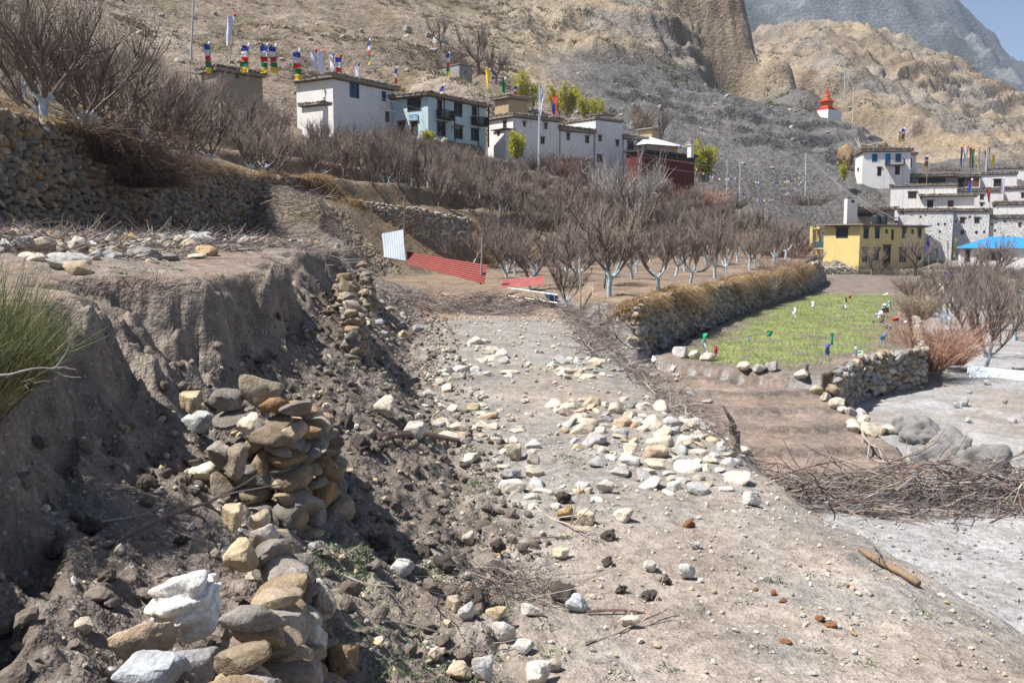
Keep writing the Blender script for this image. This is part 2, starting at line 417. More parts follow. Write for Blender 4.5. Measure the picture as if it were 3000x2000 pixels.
def gnormal(x, y, e=.12):
    n = Vector((gz(x - e, y) - gz(x + e, y), gz(x, y - e) - gz(x, y + e), 2 * e)); return n.normalized()
def hit(u, v, y0=3.0, y1=500):
    d = ray(u, v); Ys = np.geomspace(y0, y1, 900); t = Ys / d[1]
    below = (EYE + d[2] * t) < gzv(d[0] * t, Ys)
    k = np.argmax(below)
    if not below[k]: return None
    if k:
        a, b = Ys[k - 1], Ys[k]
        for _ in range(12):
            m = (a + b) / 2; tt = m / d[1]
            if EYE + d[2] * tt < gz(d[0] * tt, m): b = m
            else: a = m
    else: b = Ys[0]
    return np.array([d[0] * b / d[1], b, gz(d[0] * b / d[1], b)])
# ------------------------------------------------------------------ ground colour (what the earth itself is) and the ground objects
def lerp3(c, col, w): return c + (np.array(col) - c) * w[..., None]
X, Y, Z = GX, GY, GZ
n1 = fbm(X * .25, Y * .25, 4); n2 = fbm(X * 1.7 + 5, Y * 1.7, 4); n3 = fbm(X * .06, Y * .06, 4)
C = np.zeros(X.shape + (3,)) + np.array((.21, .165, .125))
# brown scrub slope on the left hill, bare patches
C = lerp3(C, (.27, .22, .17), sstep(-.2, .5, fbm(X * .09, Y * .06, 4)))
C = lerp3(C, (.16, .13, .075), sstep(.1, .5, fbm(X * .22 + 9, Y * .12, 4)) * .7)
# terraced orchards: dark soil with straw-coloured risers
gx = np.gradient(GZ, axis=0) / np.gradient(_r)[:, None]
C = lerp3(C, (.175, .14, .11), Q['tm'] * .85)
C = lerp3(C, (.24, .175, .115), Q['tm'] * sstep(.25, .8, np.abs(gx) + .3 * n2))
# grey shale spur, tan ridge and tan badlands
C = lerp3(C, (.115, .110, .106), Q['grey'])
stc = ridged(X * .035 + Q['hz'] * .05, Q['hz'] * .24 + .05 * X + .8 * fbm(X * .04, Y * .04, 3), 4)
cragc = sstep(.1, .7, fbm(X * .025 + 40, Y * .035, 3) + .22)
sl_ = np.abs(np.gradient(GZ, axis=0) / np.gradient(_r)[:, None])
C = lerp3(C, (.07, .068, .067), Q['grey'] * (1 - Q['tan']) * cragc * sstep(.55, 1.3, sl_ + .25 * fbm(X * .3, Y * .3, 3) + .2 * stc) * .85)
C = lerp3(C, (.155, .146, .138), (1 - Q['tan']) * Q['grey'] * sstep(.1, .6, fbm(X * .1, Z * .03 + Y * .01, 3)) * .6)
C = lerp3(C, (.275, .225, .165), Q['tan'])
C = lerp3(C, (.165, .13, .095), Q['tan'] * sstep(.2, .65, fbm(X * .12, Y * .12, 5)) * .8)
C = lerp3(C, (.17, .125, .085), Q['tan'] * sstep(.7, 1.5, sl_ + .3 * n2) * .7)
C = lerp3(C, (.20, .185, .17), Q['tan'] * sstep(.15, .6, fbm(X * .035 + 3, Y * .03, 3)) * .7)
C = lerp3(C, (.31, .23, .14), Q['tan'] * sstep(.3, .8, ridged(X * .02, Z * .2, 3) - .5) * .6)
# village ground: grey dust
vil = sstep(108, 125, Y) * sstep(.16, .22, Q['u']) * (1 - Q['grey']) * (1 - Q['tan']) * (1 - sstep(170, 200, Y))
C = lerp3(C, (.24, .21, .18), vil * .9)
# plain, orchard floor, field, garden
C = lerp3(C, (.315, .312, .31), (Q['sp'] < .3) * 1.)
C = lerp3(C, (.26, .22, .185), (Q['sp'] < .3) * sstep(.0, .5, n1 + .4 * (1 - sstep(0, 2.5, -Q['sp']))) * .7)
C = lerp3(C, (.20, .15, .115), (Q['so'] < .2) * 1.)
C = lerp3(C, (.25, .185, .125), (Q['so'] < .2) * sstep(-.2, .5, n1) * .7)
fm = (Q['sf'] < .1) * 1.
C = lerp3(C, (.195, .16, .135), fm)
gr = fm * (1 - sstep(66, 71, Y + .25 * X - 5 + 1.5 * n1)) * sstep(.6, 1.9, -Q['sf'] + .5 * n2) * sstep(-.75, -.1, n2 + .5 * np.sin((Y * .92 - X * .38) * 3.3 + 1.2))
C = lerp3(C, (.20, .235, .075), gr * .85)
C = lerp3(C, (.22, .175, .145), (Q['sg'] < .1) * 1.)
C = lerp3(C, (.28, .20, .15), (Q['sg'] < .1) * sstep(0, .6, n2 + n1 * .5) * .55)
# near strip
mn = (Q['mn'] > .5) * 1.
xb, xt, xw, xl, xr, bt = (Q[k] for k in ('xb', 'xt', 'xw', 'xl', 'xr', 'bt'))
terr = mn * (X < xb - bt)
C = lerp3(C, (.225, .19, .16), terr)
C = lerp3(C, (.20, .145, .115), terr * sstep(-.3, .4, n1 + .6 * n2) * .75)
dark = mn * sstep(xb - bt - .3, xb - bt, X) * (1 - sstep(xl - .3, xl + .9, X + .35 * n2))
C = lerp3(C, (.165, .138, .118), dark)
face = mn * sstep(xb - bt - .1, xb - bt + .05, X) * (1 - sstep(xb - .05, xb + .1, X))
C = lerp3(C, (.215, .18, .15), face * sstep(-.3, .3, fbm(X * 3, Y * 3, 3)))
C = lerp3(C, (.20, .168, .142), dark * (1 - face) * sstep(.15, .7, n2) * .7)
path = mn * sstep(xl - .2, xl + .9, X + .35 * n2)
C = lerp3(C, (.258, .238, .218), path)
C = lerp3(C, (.29, .225, .175), path * sstep(.25, .8, n1 + .3 * n2) * .45)
C = lerp3(C, (.225, .198, .175), path * sstep(xr + .1, xr + .9, X))
C = lerp3(C, (.26, .18, .13), mn * sstep(33, 39, Y + 2 * n1) * (1 - sstep(1.2, 2.4, X)) * (X > xl - .5) * .8)
gyc = (Y + .18 * fbm(X * .6, Y * .2, 2) - 19.2) / 1.85; gyc = gyc - np.floor(gyc)          # darker band at each step between the beds
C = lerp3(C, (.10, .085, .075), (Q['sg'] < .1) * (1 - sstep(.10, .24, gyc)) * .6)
low = mn * sstep(xr + 2.0, xr + 2.6, X + .3 * n2)
C = lerp3(C, (.315, .312, .31), low)
C = lerp3(C, (.27, .245, .22), low * sstep(.1, .6, n1) * .6)
C *= (1 + .10 * n2 + .06 * n3)[..., None]
C = np.clip(C, .02, .8)
# earth material: colour attribute broken up by noise and specks of gravel
def earth(name, specks=.5, big=1.):
    m, nt, b = newmat(name, .95); p = geo(nt)
    at_ = N(nt, 'ShaderNodeVertexColor', layer_name='Col').outputs['Color']
    na = noise(nt, p, 38 * big, 2, .65); nb = noise(nt, p, 6.5 * big, 3, .65); nc = noise(nt, p, .9 * big, 3, .6)
    c = mix(nt, 1., at_, ramp(nt, na.outputs[0], .25, .75, (.68, .67, .66), (1.3, 1.3, 1.3)), 'MULTIPLY')
    c = mix(nt, 1., c, ramp(nt, nb.outputs[0], .28, .72, (.66, .65, .63), (1.32, 1.32, 1.33)), 'MULTIPLY')
    c = mix(nt, 1., c, ramp(nt, nc.outputs[0], .3, .7, (.8, .79, .77), (1.2, 1.2, 1.2)), 'MULTIPLY')
    vo = N(nt, 'ShaderNodeTexVoronoi', Scale=26 * big); nt.links.new(p, vo.inputs['Vector'])
    sp = mth(nt, 'MULTIPLY', mth(nt, 'LESS_THAN', vo.outputs['Distance'], .33), mth(nt, 'GREATER_THAN', N_sep(nt, vo.outputs['Color']), 1 - specks * .5))
    c = mix(nt, mth(nt, 'MULTIPLY', sp, .75), c, mix(nt, vo.outputs['Color'], (.42, .38, .33), (.30, .29, .28)))
    nt.links.new(c, b.inputs['Base Color'])
    h = mth(nt, 'ADD', mth(nt, 'MULTIPLY', nb.outputs[0], (.07 if big > .5 else .15) / big), mth(nt, 'MULTIPLY', na.outputs[0], .018 / big))
    h = mth(nt, 'ADD', h, mth(nt, 'MULTIPLY', sp, .010 / big))
    bump(nt, b, h, 1., 1.)
    return m
def N_sep(nt, c):
    n = nt.nodes.new('ShaderNodeSeparateColor'); nt.links.new(c, n.inputs[0]); return n.outputs[0]
m_near, m_far = earth('earth_near', .5, 1.), earth('earth_hill', .35, .16)
# which ground object each face belongs to
reg = np.zeros(X.shape, int)                                   # 0 hillside
reg[(Q['tm'] > .5)] = 1                                        # terraced orchard slope
reg[(Q['grey'] > .5) | (Q['tan'] > .5)] = 2                    # shale spur and badlands
reg[Q['sp'] < .3] = 3
reg[Q['so'] < .3] = 4
reg[Q['sf'] < .2] = 5
reg[Q['sg'] < .15] = 6
reg[(Q['mn'] > .5) & (X < xb - bt)] = 7
reg[(Q['mn'] > .5) & (X >= xb - bt) & (X < xl + .1)] = 8
reg[(Q['mn'] > .5) & (X >= xl + .1)] = 9
reg[(Q['mn'] > .5) & (X >= xr + 2.3)] = 3
nr, nc_ = X.shape
idx = np.arange(nr * nc_).reshape(nr, nc_)
quads = np.stack([idx[:-1, :-1], idx[:-1, 1:], idx[1:, 1:], idx[1:, :-1]], -1).reshape(-1, 4)
freg = reg[:-1, :-1].ravel()
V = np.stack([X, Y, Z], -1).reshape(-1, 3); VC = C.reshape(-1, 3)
# vertex normals of the whole sheet, so the pieces join without a seam
tx = np.stack([np.gradient(X, axis=1), np.gradient(Y, axis=1), np.gradient(Z, axis=1)], -1)
ty = np.stack([np.gradient(X, axis=0), np.gradient(Y, axis=0), np.gradient(Z, axis=0)], -1)
VN = np.cross(tx, ty); VN /= np.linalg.norm(VN, axis=-1, keepdims=True); VN = VN.reshape(-1, 3)
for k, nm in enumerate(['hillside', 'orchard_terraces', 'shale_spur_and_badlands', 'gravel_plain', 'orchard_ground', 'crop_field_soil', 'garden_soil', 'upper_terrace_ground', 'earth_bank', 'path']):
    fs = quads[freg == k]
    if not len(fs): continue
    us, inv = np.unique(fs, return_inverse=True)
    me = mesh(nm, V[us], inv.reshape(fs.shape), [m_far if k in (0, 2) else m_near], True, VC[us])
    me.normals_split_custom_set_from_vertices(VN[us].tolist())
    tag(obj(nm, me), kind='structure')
# ------------------------------------------------------------------ far mountain and the open valley floor beyond the grid
mx = np.linspace(-900, 1900, 260); mt = np.linspace(0, 1, 120)
MX, MT = np.meshgrid(mx, mt, indexing='ij')
_sky = np.array([(-900, 560), (200, 560), (600, 540), (700, 470), (760, 425), (800, 398), (860, 360), (937, 305), (1060, 240), (1200, 180), (1400, 120), (1900, 40)], float)
top = np.interp(MX, _sky[:, 0], _sky[:, 1]) 
MY = 1180 + MT * 520 + 60 * fbm(MX * .004, MT * 2, 3)
MZ = -40 + (top + 40) * MT ** .9 + (46 * ridged(MX * .006 + MT * 1.2, MT * 2.2 - MX * .002, 5) - 30) * (MT * (1.0 - MT) * 3 + .12) + 10 * fbm(MX * .03, MT * 20, 3)
mi_ = np.arange(MX.size).reshape(MX.shape)
mq = np.stack([mi_[:-1, :-1], mi_[1:, :-1], mi_[1:, 1:], mi_[:-1, 1:]], -1).reshape(-1, 4)
mc = np.zeros(MX.shape + (3,)) + np.array((.13, .13, .135))
wood = sstep(-.05, .35, fbm(MX * .02, MT * 14, 4) + .25 * (.55 - MT))
mc = lerp3(mc, (.045, .055, .045), wood * .75)
mc = lerp3(mc, (.20, .20, .205), sstep(.3, .7, ridged(MX * .012 + MT * 2.4, MT * 1.3, 3) - .6) * .7)
me = mesh('mountain', np.stack([MX, MY, MZ], -1).reshape(-1, 3), mq, [earth('mountain_rock', .2, .03)], True, mc.reshape(-1, 3))
tag(obj('mountain', me), kind='structure')
fl = MB(); fl.add([(-3000, -300, -3.4), (3500, -300, -3.4), (3500, 3200, -3.4), (-3000, 3200, -3.4)], [(0, 1, 2, 3)])
tag(fl.build('valley_ground', plain('valley_earth', (.27, .25, .22), world_=True, scale=.05)), kind='structure')
# ------------------------------------------------------------------ stones
def ico(sub):
    t = (1 + 5 ** .5) / 2
    v = [(-1, t, 0), (1, t, 0), (-1, -t, 0), (1, -t, 0), (0, -1, t), (0, 1, t), (0, -1, -t), (0, 1, -t), (t, 0, -1), (t, 0, 1), (-t, 0, -1), (-t, 0, 1)]
    f = [(0, 11, 5), (0, 5, 1), (0, 1, 7), (0, 7, 10), (0, 10, 11), (1, 5, 9), (5, 11, 4), (11, 10, 2), (10, 7, 6), (7, 1, 8), (3, 9, 4), (3, 4, 2), (3, 2, 6), (3, 6, 8), (3, 8, 9), (4, 9, 5), (2, 4, 11), (6, 2, 10), (8, 6, 7), (9, 8, 1)]
    v = [np.array(q) / np.linalg.norm(q) for q in v]
    for _ in range(sub):
        mid = {}; nf = []
        def m(a, b):
            k = (min(a, b), max(a, b))
            if k not in mid:
                q = v[a] + v[b]; v.append(q / np.linalg.norm(q)); mid[k] = len(v) - 1
            return mid[k]
        for a, b, c in f:
            x, y, z = m(a, b), m(b, c), m(c, a); nf += [(a, x, z), (b, y, x), (c, z, y), (x, y, z)]
        f = nf
    return np.array(v), np.array(f)
ICO = {k: ico(k) for k in (0, 1, 2, 3, 4)}
def rock_geo(seed, sub=2, p=9, npl=11, bumpy=.05, box=0.):
    g = np.random.default_rng(seed); d, f = ICO[sub]
    n = g.normal(size=(npl, 3)); n /= np.linalg.norm(n, axis=1, keepdims=True)
    if box: n = np.concatenate([n, np.eye(3), -np.eye(3)])
    h = g.uniform(.62, 1.0, len(n))
    r = (np.maximum(d @ n.T, 0) / h) ** p
    r = (r.sum(1) + 1e-6) ** (-1 / p); r = np.minimum(r, 1.25)
    s = g.random() * 50
    r = r * (1 + bumpy * fbm(d[:, 0] * 2.2 + s, d[:, 1] * 2.2, 3, z=d[:, 2] * 2.2 + s))
    q = d * r[:, None]; q = q / np.abs(q).max(0)
    return q, f
def rockmat(name, attr):
    m, nt, b = newmat(name, .88); p = geo(nt)
    if attr: base = N(nt, 'ShaderNodeVertexColor', layer_name='Col').outputs['Color']
    else: base = nt.nodes.new('ShaderNodeObjectInfo').outputs['Color']
    a = noise(nt, p, 7, 4, .65); c2 = noise(nt, p, 45, 3, .6)
    c = mix(nt, 1., base, ramp(nt, a.outputs[0], .32, .68, (.70, .67, .63), (1.2, 1.2, 1.2)), 'MULTIPLY')
    c = mix(nt, 1., c, ramp(nt, c2.outputs[0], .3, .7, (.78, .77, .75), (1.2, 1.2, 1.2)), 'MULTIPLY')
    st = noise(nt, p, 3.1, 3, .6)
    c = mix(nt, mth(nt, 'MULTIPLY', ramp(nt, st.outputs[0], .56, .66), .45), c, (.17, .13, .095))
    nt.links.new(c, b.inputs['Base Color'])
    h = mth(nt, 'ADD', mth(nt, 'MULTIPLY', a.outputs[0], .05), mth(nt, 'MULTIPLY', c2.outputs[0], .012))
    bump(nt, b, h, .6, 1.)
    return m
m_rock, m_rockv = rockmat('stone', False), rockmat('stone_small', True)
ROCKS = [rock_geo(100 + i, 3, (12, 20, 34)[i % 3], 8 + i % 4, .035) for i in range(14)]
def sharp(me, a=28):
    me.set_sharp_from_angle(angle=R(a)); return me
ROCK_ME = [sharp(mesh('stone', q, f, m_rock, True)) for q, f in ROCKS]
HERO = [rock_geo(300 + i, 3, (8, 12, 20)[i % 3], 10 + i % 4, .09) for i in range(10)]
HERO_ME = [sharp(mesh('stone', q, f, m_rock, True)) for q, f in HERO]
WALLR = [rock_geo(500 + i, 2, (7, 10, 15)[i % 3], 9, .07, float(i % 3 == 2)) for i in range(16)]
WALL_ME = [sharp(mesh('stone', q, f, m_rock, True), 40) for q, f in WALLR]
LOW = [rock_geo(700 + i, 1, 16, 8, .10, i % 2) for i in range(10)]
TINY = [rock_geo(800 + i, 0, 14, 6, .25, i % 2) for i in range(10)]
PAL = np.array([(.58, .51, .41), (.53, .47, .38), (.47, .38, .27), (.40, .395, .385), (.52, .51, .49), (.31, .305, .30), (.43, .30, .18), (.64, .60, .53), (.35, .30, .245)])
PW_PATH = np.array([.22, .22, .09, .15, .16, .04, .02, .08, .02]); PW_WALL = np.array([.05, .12, .16, .14, .05, .22, .08, .01, .22])
def pal(w): 
    c = PAL[rng.choice(len(PAL), p=w / w.sum())] * rng.uniform(.85, 1.12)
    return np.clip(c + rng.normal(0, .005, 3), .03, .8)
def rotm(rx, ry, rz):
    cx, sx, cy, sy, cz, sz = math.cos(rx), math.sin(rx), math.cos(ry), math.sin(ry), math.cos(rz), math.sin(rz)
    return np.array([[cz * cy, cz * sy * sx - sz * cx, cz * sy * cx + sz * sx], [sz * cy, sz * sy * sx + cz * cx, sz * sy * cx - cz * sx], [-sy, cy * sx, cy * cx]])
class Heap:
    """many small pieces joined into one mesh, each with its own colour"""
    def __init__(s): s.v = []; s.f = []; s.c = []; s.n = 0
    def add(s, g, loc, sc, rot=(0, 0, 0), col=(.4, .4, .4)):
        q, f = g; q = (q * np.asarray(sc)) @ rotm(*rot).T + np.asarray(loc)
        s.v.append(q); s.f.append(f + s.n); s.c.append(np.tile(np.asarray(col, float), (len(q), 1))); s.n += len(q)
    def build(s, name, mat, parent=None, smooth=False):
        if not s.v: return None
        smooth = False
        return obj(name, mesh(name, np.concatenate(s.v), np.concatenate(s.f), mat, smooth, np.concatenate(s.c)), parent)
def stone_wall(name, label, pts, zb, zt, size, batter=.12, limit=300, group=None, near_first=True, rag=.0, depth=.16, pw=PW_WALL, sink=.0, skip=None, side=1):
    """dry-stone face along a polyline in plan; zb/zt give foot and top at a place; stones face to the right of travel (side=1)"""
    pts = np.array(pts, float); seg = np.diff(pts, axis=0); L = np.hypot(seg[:, 0], seg[:, 1]); cum = np.concatenate([[0], np.cumsum(L)])
    def place(s):
        i = int(np.clip(np.searchsorted(cum, s) - 1, 0, len(L) - 1)); t = (s - cum[i]) / L[i]
        p = pts[i] + seg[i] * t; d = seg[i] / L[i]; return p, d
    stones = []; z = 0.; top = max(zt(*place(s)[0]) - zb(*place(s)[0]) for s in np.linspace(0, cum[-1], 40))
    while z < top:
        hgt = size * rng.uniform(.55, .85); s = rng.uniform(0, size)
        while s < cum[-1]:
            w = size * rng.uniform(.7, 1.55) if rng.random() < .9 else size * rng.uniform(1.5, 2.0)
            if s + w * .5 > cum[-1] + .05: break
            p, d = place(min(s + w / 2, cum[-1] - 1e-3)); nrm = np.array([d[1], -d[0]]) * side
            b0, t0 = zb(*p), zt(*p); zz = b0 + z + hgt / 2 - sink
            if zz < t0 + rag * rng.normal() and not (skip and skip(s + w / 2, z)):
                off = -batter * z + rng.uniform(-.3, .3) * size * .7
                q = p + nrm * off
                stones.append((q[0], q[1], zz + rng.uniform(-.35, .35) * hgt, w, hgt * rng.uniform(.75, 1.5), math.atan2(d[1], d[0]) + rng.normal(0, .25), rng.normal(0, .25), rng.normal(0, .3)))
            s += w * .93
        z += hgt * .92
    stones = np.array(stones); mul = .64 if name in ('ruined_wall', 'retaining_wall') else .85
    base = place(cum[-1] / 2)[0]
    root = tag(empty(name, (base[0], base[1], zb(*base)), label, 'stone wall', group), kind='thing')
    dist = np.hypot(stones[:, 0], stones[:, 1]) / stones[:, 3]
    u = 1500 + F * stones[:, 0] / stones[:, 1]
    dist = dist + 1e4 * ((u < -20) | (u > 3020))
    order = np.argsort(dist); o0 = np.array(root.location)
    heap = Heap()
    for k, i in enumerate(order):
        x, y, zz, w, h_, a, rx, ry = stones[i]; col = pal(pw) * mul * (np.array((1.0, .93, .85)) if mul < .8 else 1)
        sc = (w * .55, depth * rng.uniform(.8, 1.3), h_ * .54)
        if k < limit:
            obj('stone', WALL_ME[rng.integers(len(WALL_ME))], root, (x - o0[0], y - o0[1], zz - o0[2]), (rx, ry, a + (math.pi if rng.random() < .5 else 0)), sc, col)
        else:
            heap.add(LOW[rng.integers(len(LOW))], (x - o0[0], y - o0[1], zz - o0[2]), sc, (rx, ry, a), col)
    h_ = heap.build('stonework', m_rockv, root, True)
    if h_: tag(h_, kind='stuff')
    return root
# long retaining wall of the upper terrace
gtop = lambda dx, dy: (lambda x, y: gz(x + dx, y + dy))
stone_wall('retaining_wall', 'long tall dry-stone retaining wall below the upper orchard, in shade', [(-9.6, 59.2), (-12.4, 58.6), (-13.15, 57), (-13.25, 45), (-13.2, 32), (-13.3, 18)][::-1], lambda x, y: gz(-12.6, y) - .05 if y < 56.9 else gz(x - .6, y + 1.5) - 2.3, lambda x, y: gz(-14.2, y) - .02 if y < 56.9 else gz(x - .6, y + 1.5), .27, .07, 300, depth=.17)
# wall of the lower orchard, above the crop field
stone_wall('orchard_wall', 'dry-stone wall topped with straw-coloured grass beside the green crop field', [(3.3, 33.7), (4.55, 32.7), (13.0, 51.6), (22.2, 70), (30, 89)], lambda x, y: gz(x + .9, y - .5) - .1, lambda x, y: gz(x - .9, y + .5) + .1, .29, .05, 300)
# retaining wall at the near end of the crop field
stone_wall('field_wall', 'rough dry-stone wall holding up the near right edge of the green field', [(9.35, 26.6), (11.3, 30.0), (14.9, 33.3), (19, 43), (23.2, 53.6)], lambda x, y: gz(x + .9, y - .5) - .05, lambda x, y: gz(x - .7, y + .5) + .12, .24, .05, 300)
# second terrace wall under the whitewashed apple rows
stone_wall('terrace_wall', 'broken dry-stone terrace wall behind the white metal sheet', [(-9.3, 59.5), (-6.0, 61.0), (-2.8, 64.5)], lambda x, y: gz(x - .3, y + 2.0) - 1.9, lambda x, y: gz(x - .3, y + 2.0) + .1, .27, .05, 260)
# ruined wall pieces along the earth slope
def prof(pairs):
    ys, zs = zip(*pairs); return lambda x, y: float(np.interp(y, ys, zs))
def _foot(x, y): return gz(x + .22, y - .1) - .12
stone_wall('ruined_wall', 'nearest ruined wall stub with the white folded stone on top', [(-.78, 3.5), (-.92, 4.6), (-1.12, 5.4), (-1.5, 6.1)], lambda x, y: gz(x + .35, y) - .1, prof([(3.4, 1.28), (4.6, 1.22), (5.5, 1.2), (5.9, 1.22), (6.2, .85)]), .19, .33, 300, rag=.05, depth=.15)
stone_wall('ruined_wall', 'ruined wall stub under the big dark boulder on the earth slope', [(-2.45, 7.25), (-1.72, 7.15), (-1.5, 7.9), (-1.72, 8.9)], lambda x, y: gz(x + .3, y - .2) - .12, lambda x, y: float(np.interp(y, (7.1, 7.3, 8.1, 8.6, 9.0), (1.58, 1.62, 1.55, 1.3, .95))), .19, .2, 300, rag=.06, depth=.15)
stone_wall('ruined_wall', 'tall narrow ruined wall remnant further up the slope', [(-2.6, 15.2), (-2.55, 16.4), (-3.0, 18.6), (-3.6, 20.6)], lambda x, y: gz(x + .4, y) - .15, prof([(15, 1.2), (16.2, 1.75), (18, 2.05), (20, 2.25), (20.8, 1.6)]), .21, .2, 300, rag=.1, depth=.16)
stone_wall('ruined_wall', 'farthest short stack of ruined wall near the white metal sheet', [(-3.95, 25.6), (-4.0, 27.4), (-4.6, 29.8)], lambda x, y: gz(x + .4, y) - .15, prof([(25.5, 1.2), (27, 1.85), (29.2, 2.2), (30, 1.5)]), .22, .18, 200, rag=.1, depth=.16)
stone_wall('yard_wall', 'low pale dry-stone wall in front of the yellow house', [tuple(at(2345, 800, 107)[:2]), tuple(at(2490, 800, 108)[:2])], lambda x, y: gz(x, y) - .1, lambda x, y: gz(x, y) + 1.0, .34, .03, 0, pw=PW_PATH)
# single stones lying on the wall stubs and on the ground: (u, v of the foot, width px, height px, colour, ground offset)
HST = []
def hero(u, v, w, hgt, col, label, Y=None, z=None, rz=None, tilt=(0, 0), k=None, deep=.8, name='stone', cat='stone', group=None, me=None):
    if Y is not None: p = at(u, v, Y)
    else: p = hit(u, v)
    s = p[1] / F * 1.006
    o = obj(name, me or HERO_ME[(len(HST) if k is None else k) % len(HERO_ME)], None, (p[0], p[1] + w * s * deep * .3, p[2] + hgt * s * .46), (tilt[0], tilt[1], rng.uniform(-.35, .35) if rz is None else rz), (w * s * .52, w * s * .5 * deep, hgt * s * .54), col)
    HST.append(o); tag(o, label, cat, group); return o
WHITE, CREAM, TANC, GREY, DGREY, OCH = (.74, .72, .68), (.56, .49, .38), (.44, .34, .23), (.40, .40, .40), (.22, .22, .22), (.42, .28, .15)
# folded white quartz stone: ridged along one side
q, f = rock_geo(911, 4, 8, 10, .05)
wv = np.sin(q[:, 0] * 10 - q[:, 2] * 9 + 2 * q[:, 1] + 2.5 * fbm(q[:, 0] * 1.3, q[:, 1] * 1.3, 2, z=q[:, 2] * 1.3))
q = q * (1 + .13 * np.sign(wv) * np.abs(wv) ** .45)[:, None]
FOLD = mesh('stone', q, f, m_rock, True)
hero(545, 1890, 235, 225, (.78, .77, .74), 'bright white folded stone lying on the nearest wall stub', Y=4.25, me=FOLD, rz=.2, tilt=(0, .5), deep=.9)
hero(395, 1950, 225, 118, (.40, .30, .21), 'long tan slab stone beside the bright white stone', Y=4.0, rz=.35, tilt=(0, -.22), deep=.5, k=1)
hero(430, 2035, 215, 120, (.36, .38, .40), 'blue-grey cracked stone at the bottom edge below the tan slab', Y=3.75, rz=.1, k=2)
hero(570, 2010, 165, 120, (.26, .25, .26), 'dark grey stone with a lit top below the white stone', Y=3.9, k=3)
hero(690, 1930, 120, 110, (.30, .26, .22), 'brown block right of the white folded stone', Y=4.25, k=4)
hero(700, 1680, 105, 100, (.50, .40, .26), 'yellow speckled stone on the shelf above the white stone', Y=4.9, k=5)
hero(770, 1640, 90, 130, (.42, .38, .34), 'tall grey-brown stone leaning at the top of the nearest stub', Y=5.2, tilt=(.2, .4), k=6)
hero(765, 1560, 75, 75, (.50, .42, .31), 'round tan stone with creases at the head of the nearest stub', Y=5.5, k=7)
hero(680, 1560, 80, 85, (.48, .38, .25), 'rough tan stone at the upper end of the nearest stub', Y=5.4, k=8)
hero(820, 1690, 95, 110, (.40, .30, .20), 'smooth brown upright stone in the nearest stub', Y=5.25, k=9)
hero(945, 1805, 85, 120, (.52, .48, .43), 'pale grey upright stone at the right side of the nearest stub', Y=5.1, k=0)
hero(900, 1960, 110, 150, (.50, .48, .45), 'large light grey stone low in the nearest stub', Y=4.75, k=1, tilt=(.2, .2))
hero(1005, 1985, 110, 120, (.24, .17, .10), 'dark brown stone at the bottom right of the nearest stub', Y=4.85, k=4)
hero(762, 1200, 155, 102, (.30, .25, .19), 'big dark boulder resting on top of the ruined stub', Y=7.45, rz=.3, tilt=(0, .35), k=3)
hero(555, 1212, 85, 66, (.47, .37, .25), 'tan boulder on the soil left of the dark boulder', Y=7.5, k=8)
hero(575, 1270, 95, 70, (.44, .44, .44), 'flat grey-white stone under the tan boulder', k=2)
hero(605, 1420, 115, 75, (.64, .58, .48), 'pale cream boulder half buried left of the ruined stub', k=7)
hero(730, 1280, 80, 70, (.60, .54, .44), 'cream stone in the middle of the ruined stub', Y=7.2, k=5)
hero(640, 1370, 85, 85, (.33, .29, .25), 'grey-brown stone at the left foot of the ruined stub', Y=6.9, k=6)
hero(690, 1400, 85, 110, (.28, .23, .18), 'dark upright stone at the left face of the ruined stub', Y=6.85, k=9)
hero(1130, 1225, 80, 65, (.58, .51, .42), 'pale boulder on the slope beside a lying stick', k=5)
hero(1215, 1290, 70, 60, (.45, .42, .38), 'grey boulder sitting low on the slope near the path', k=2)
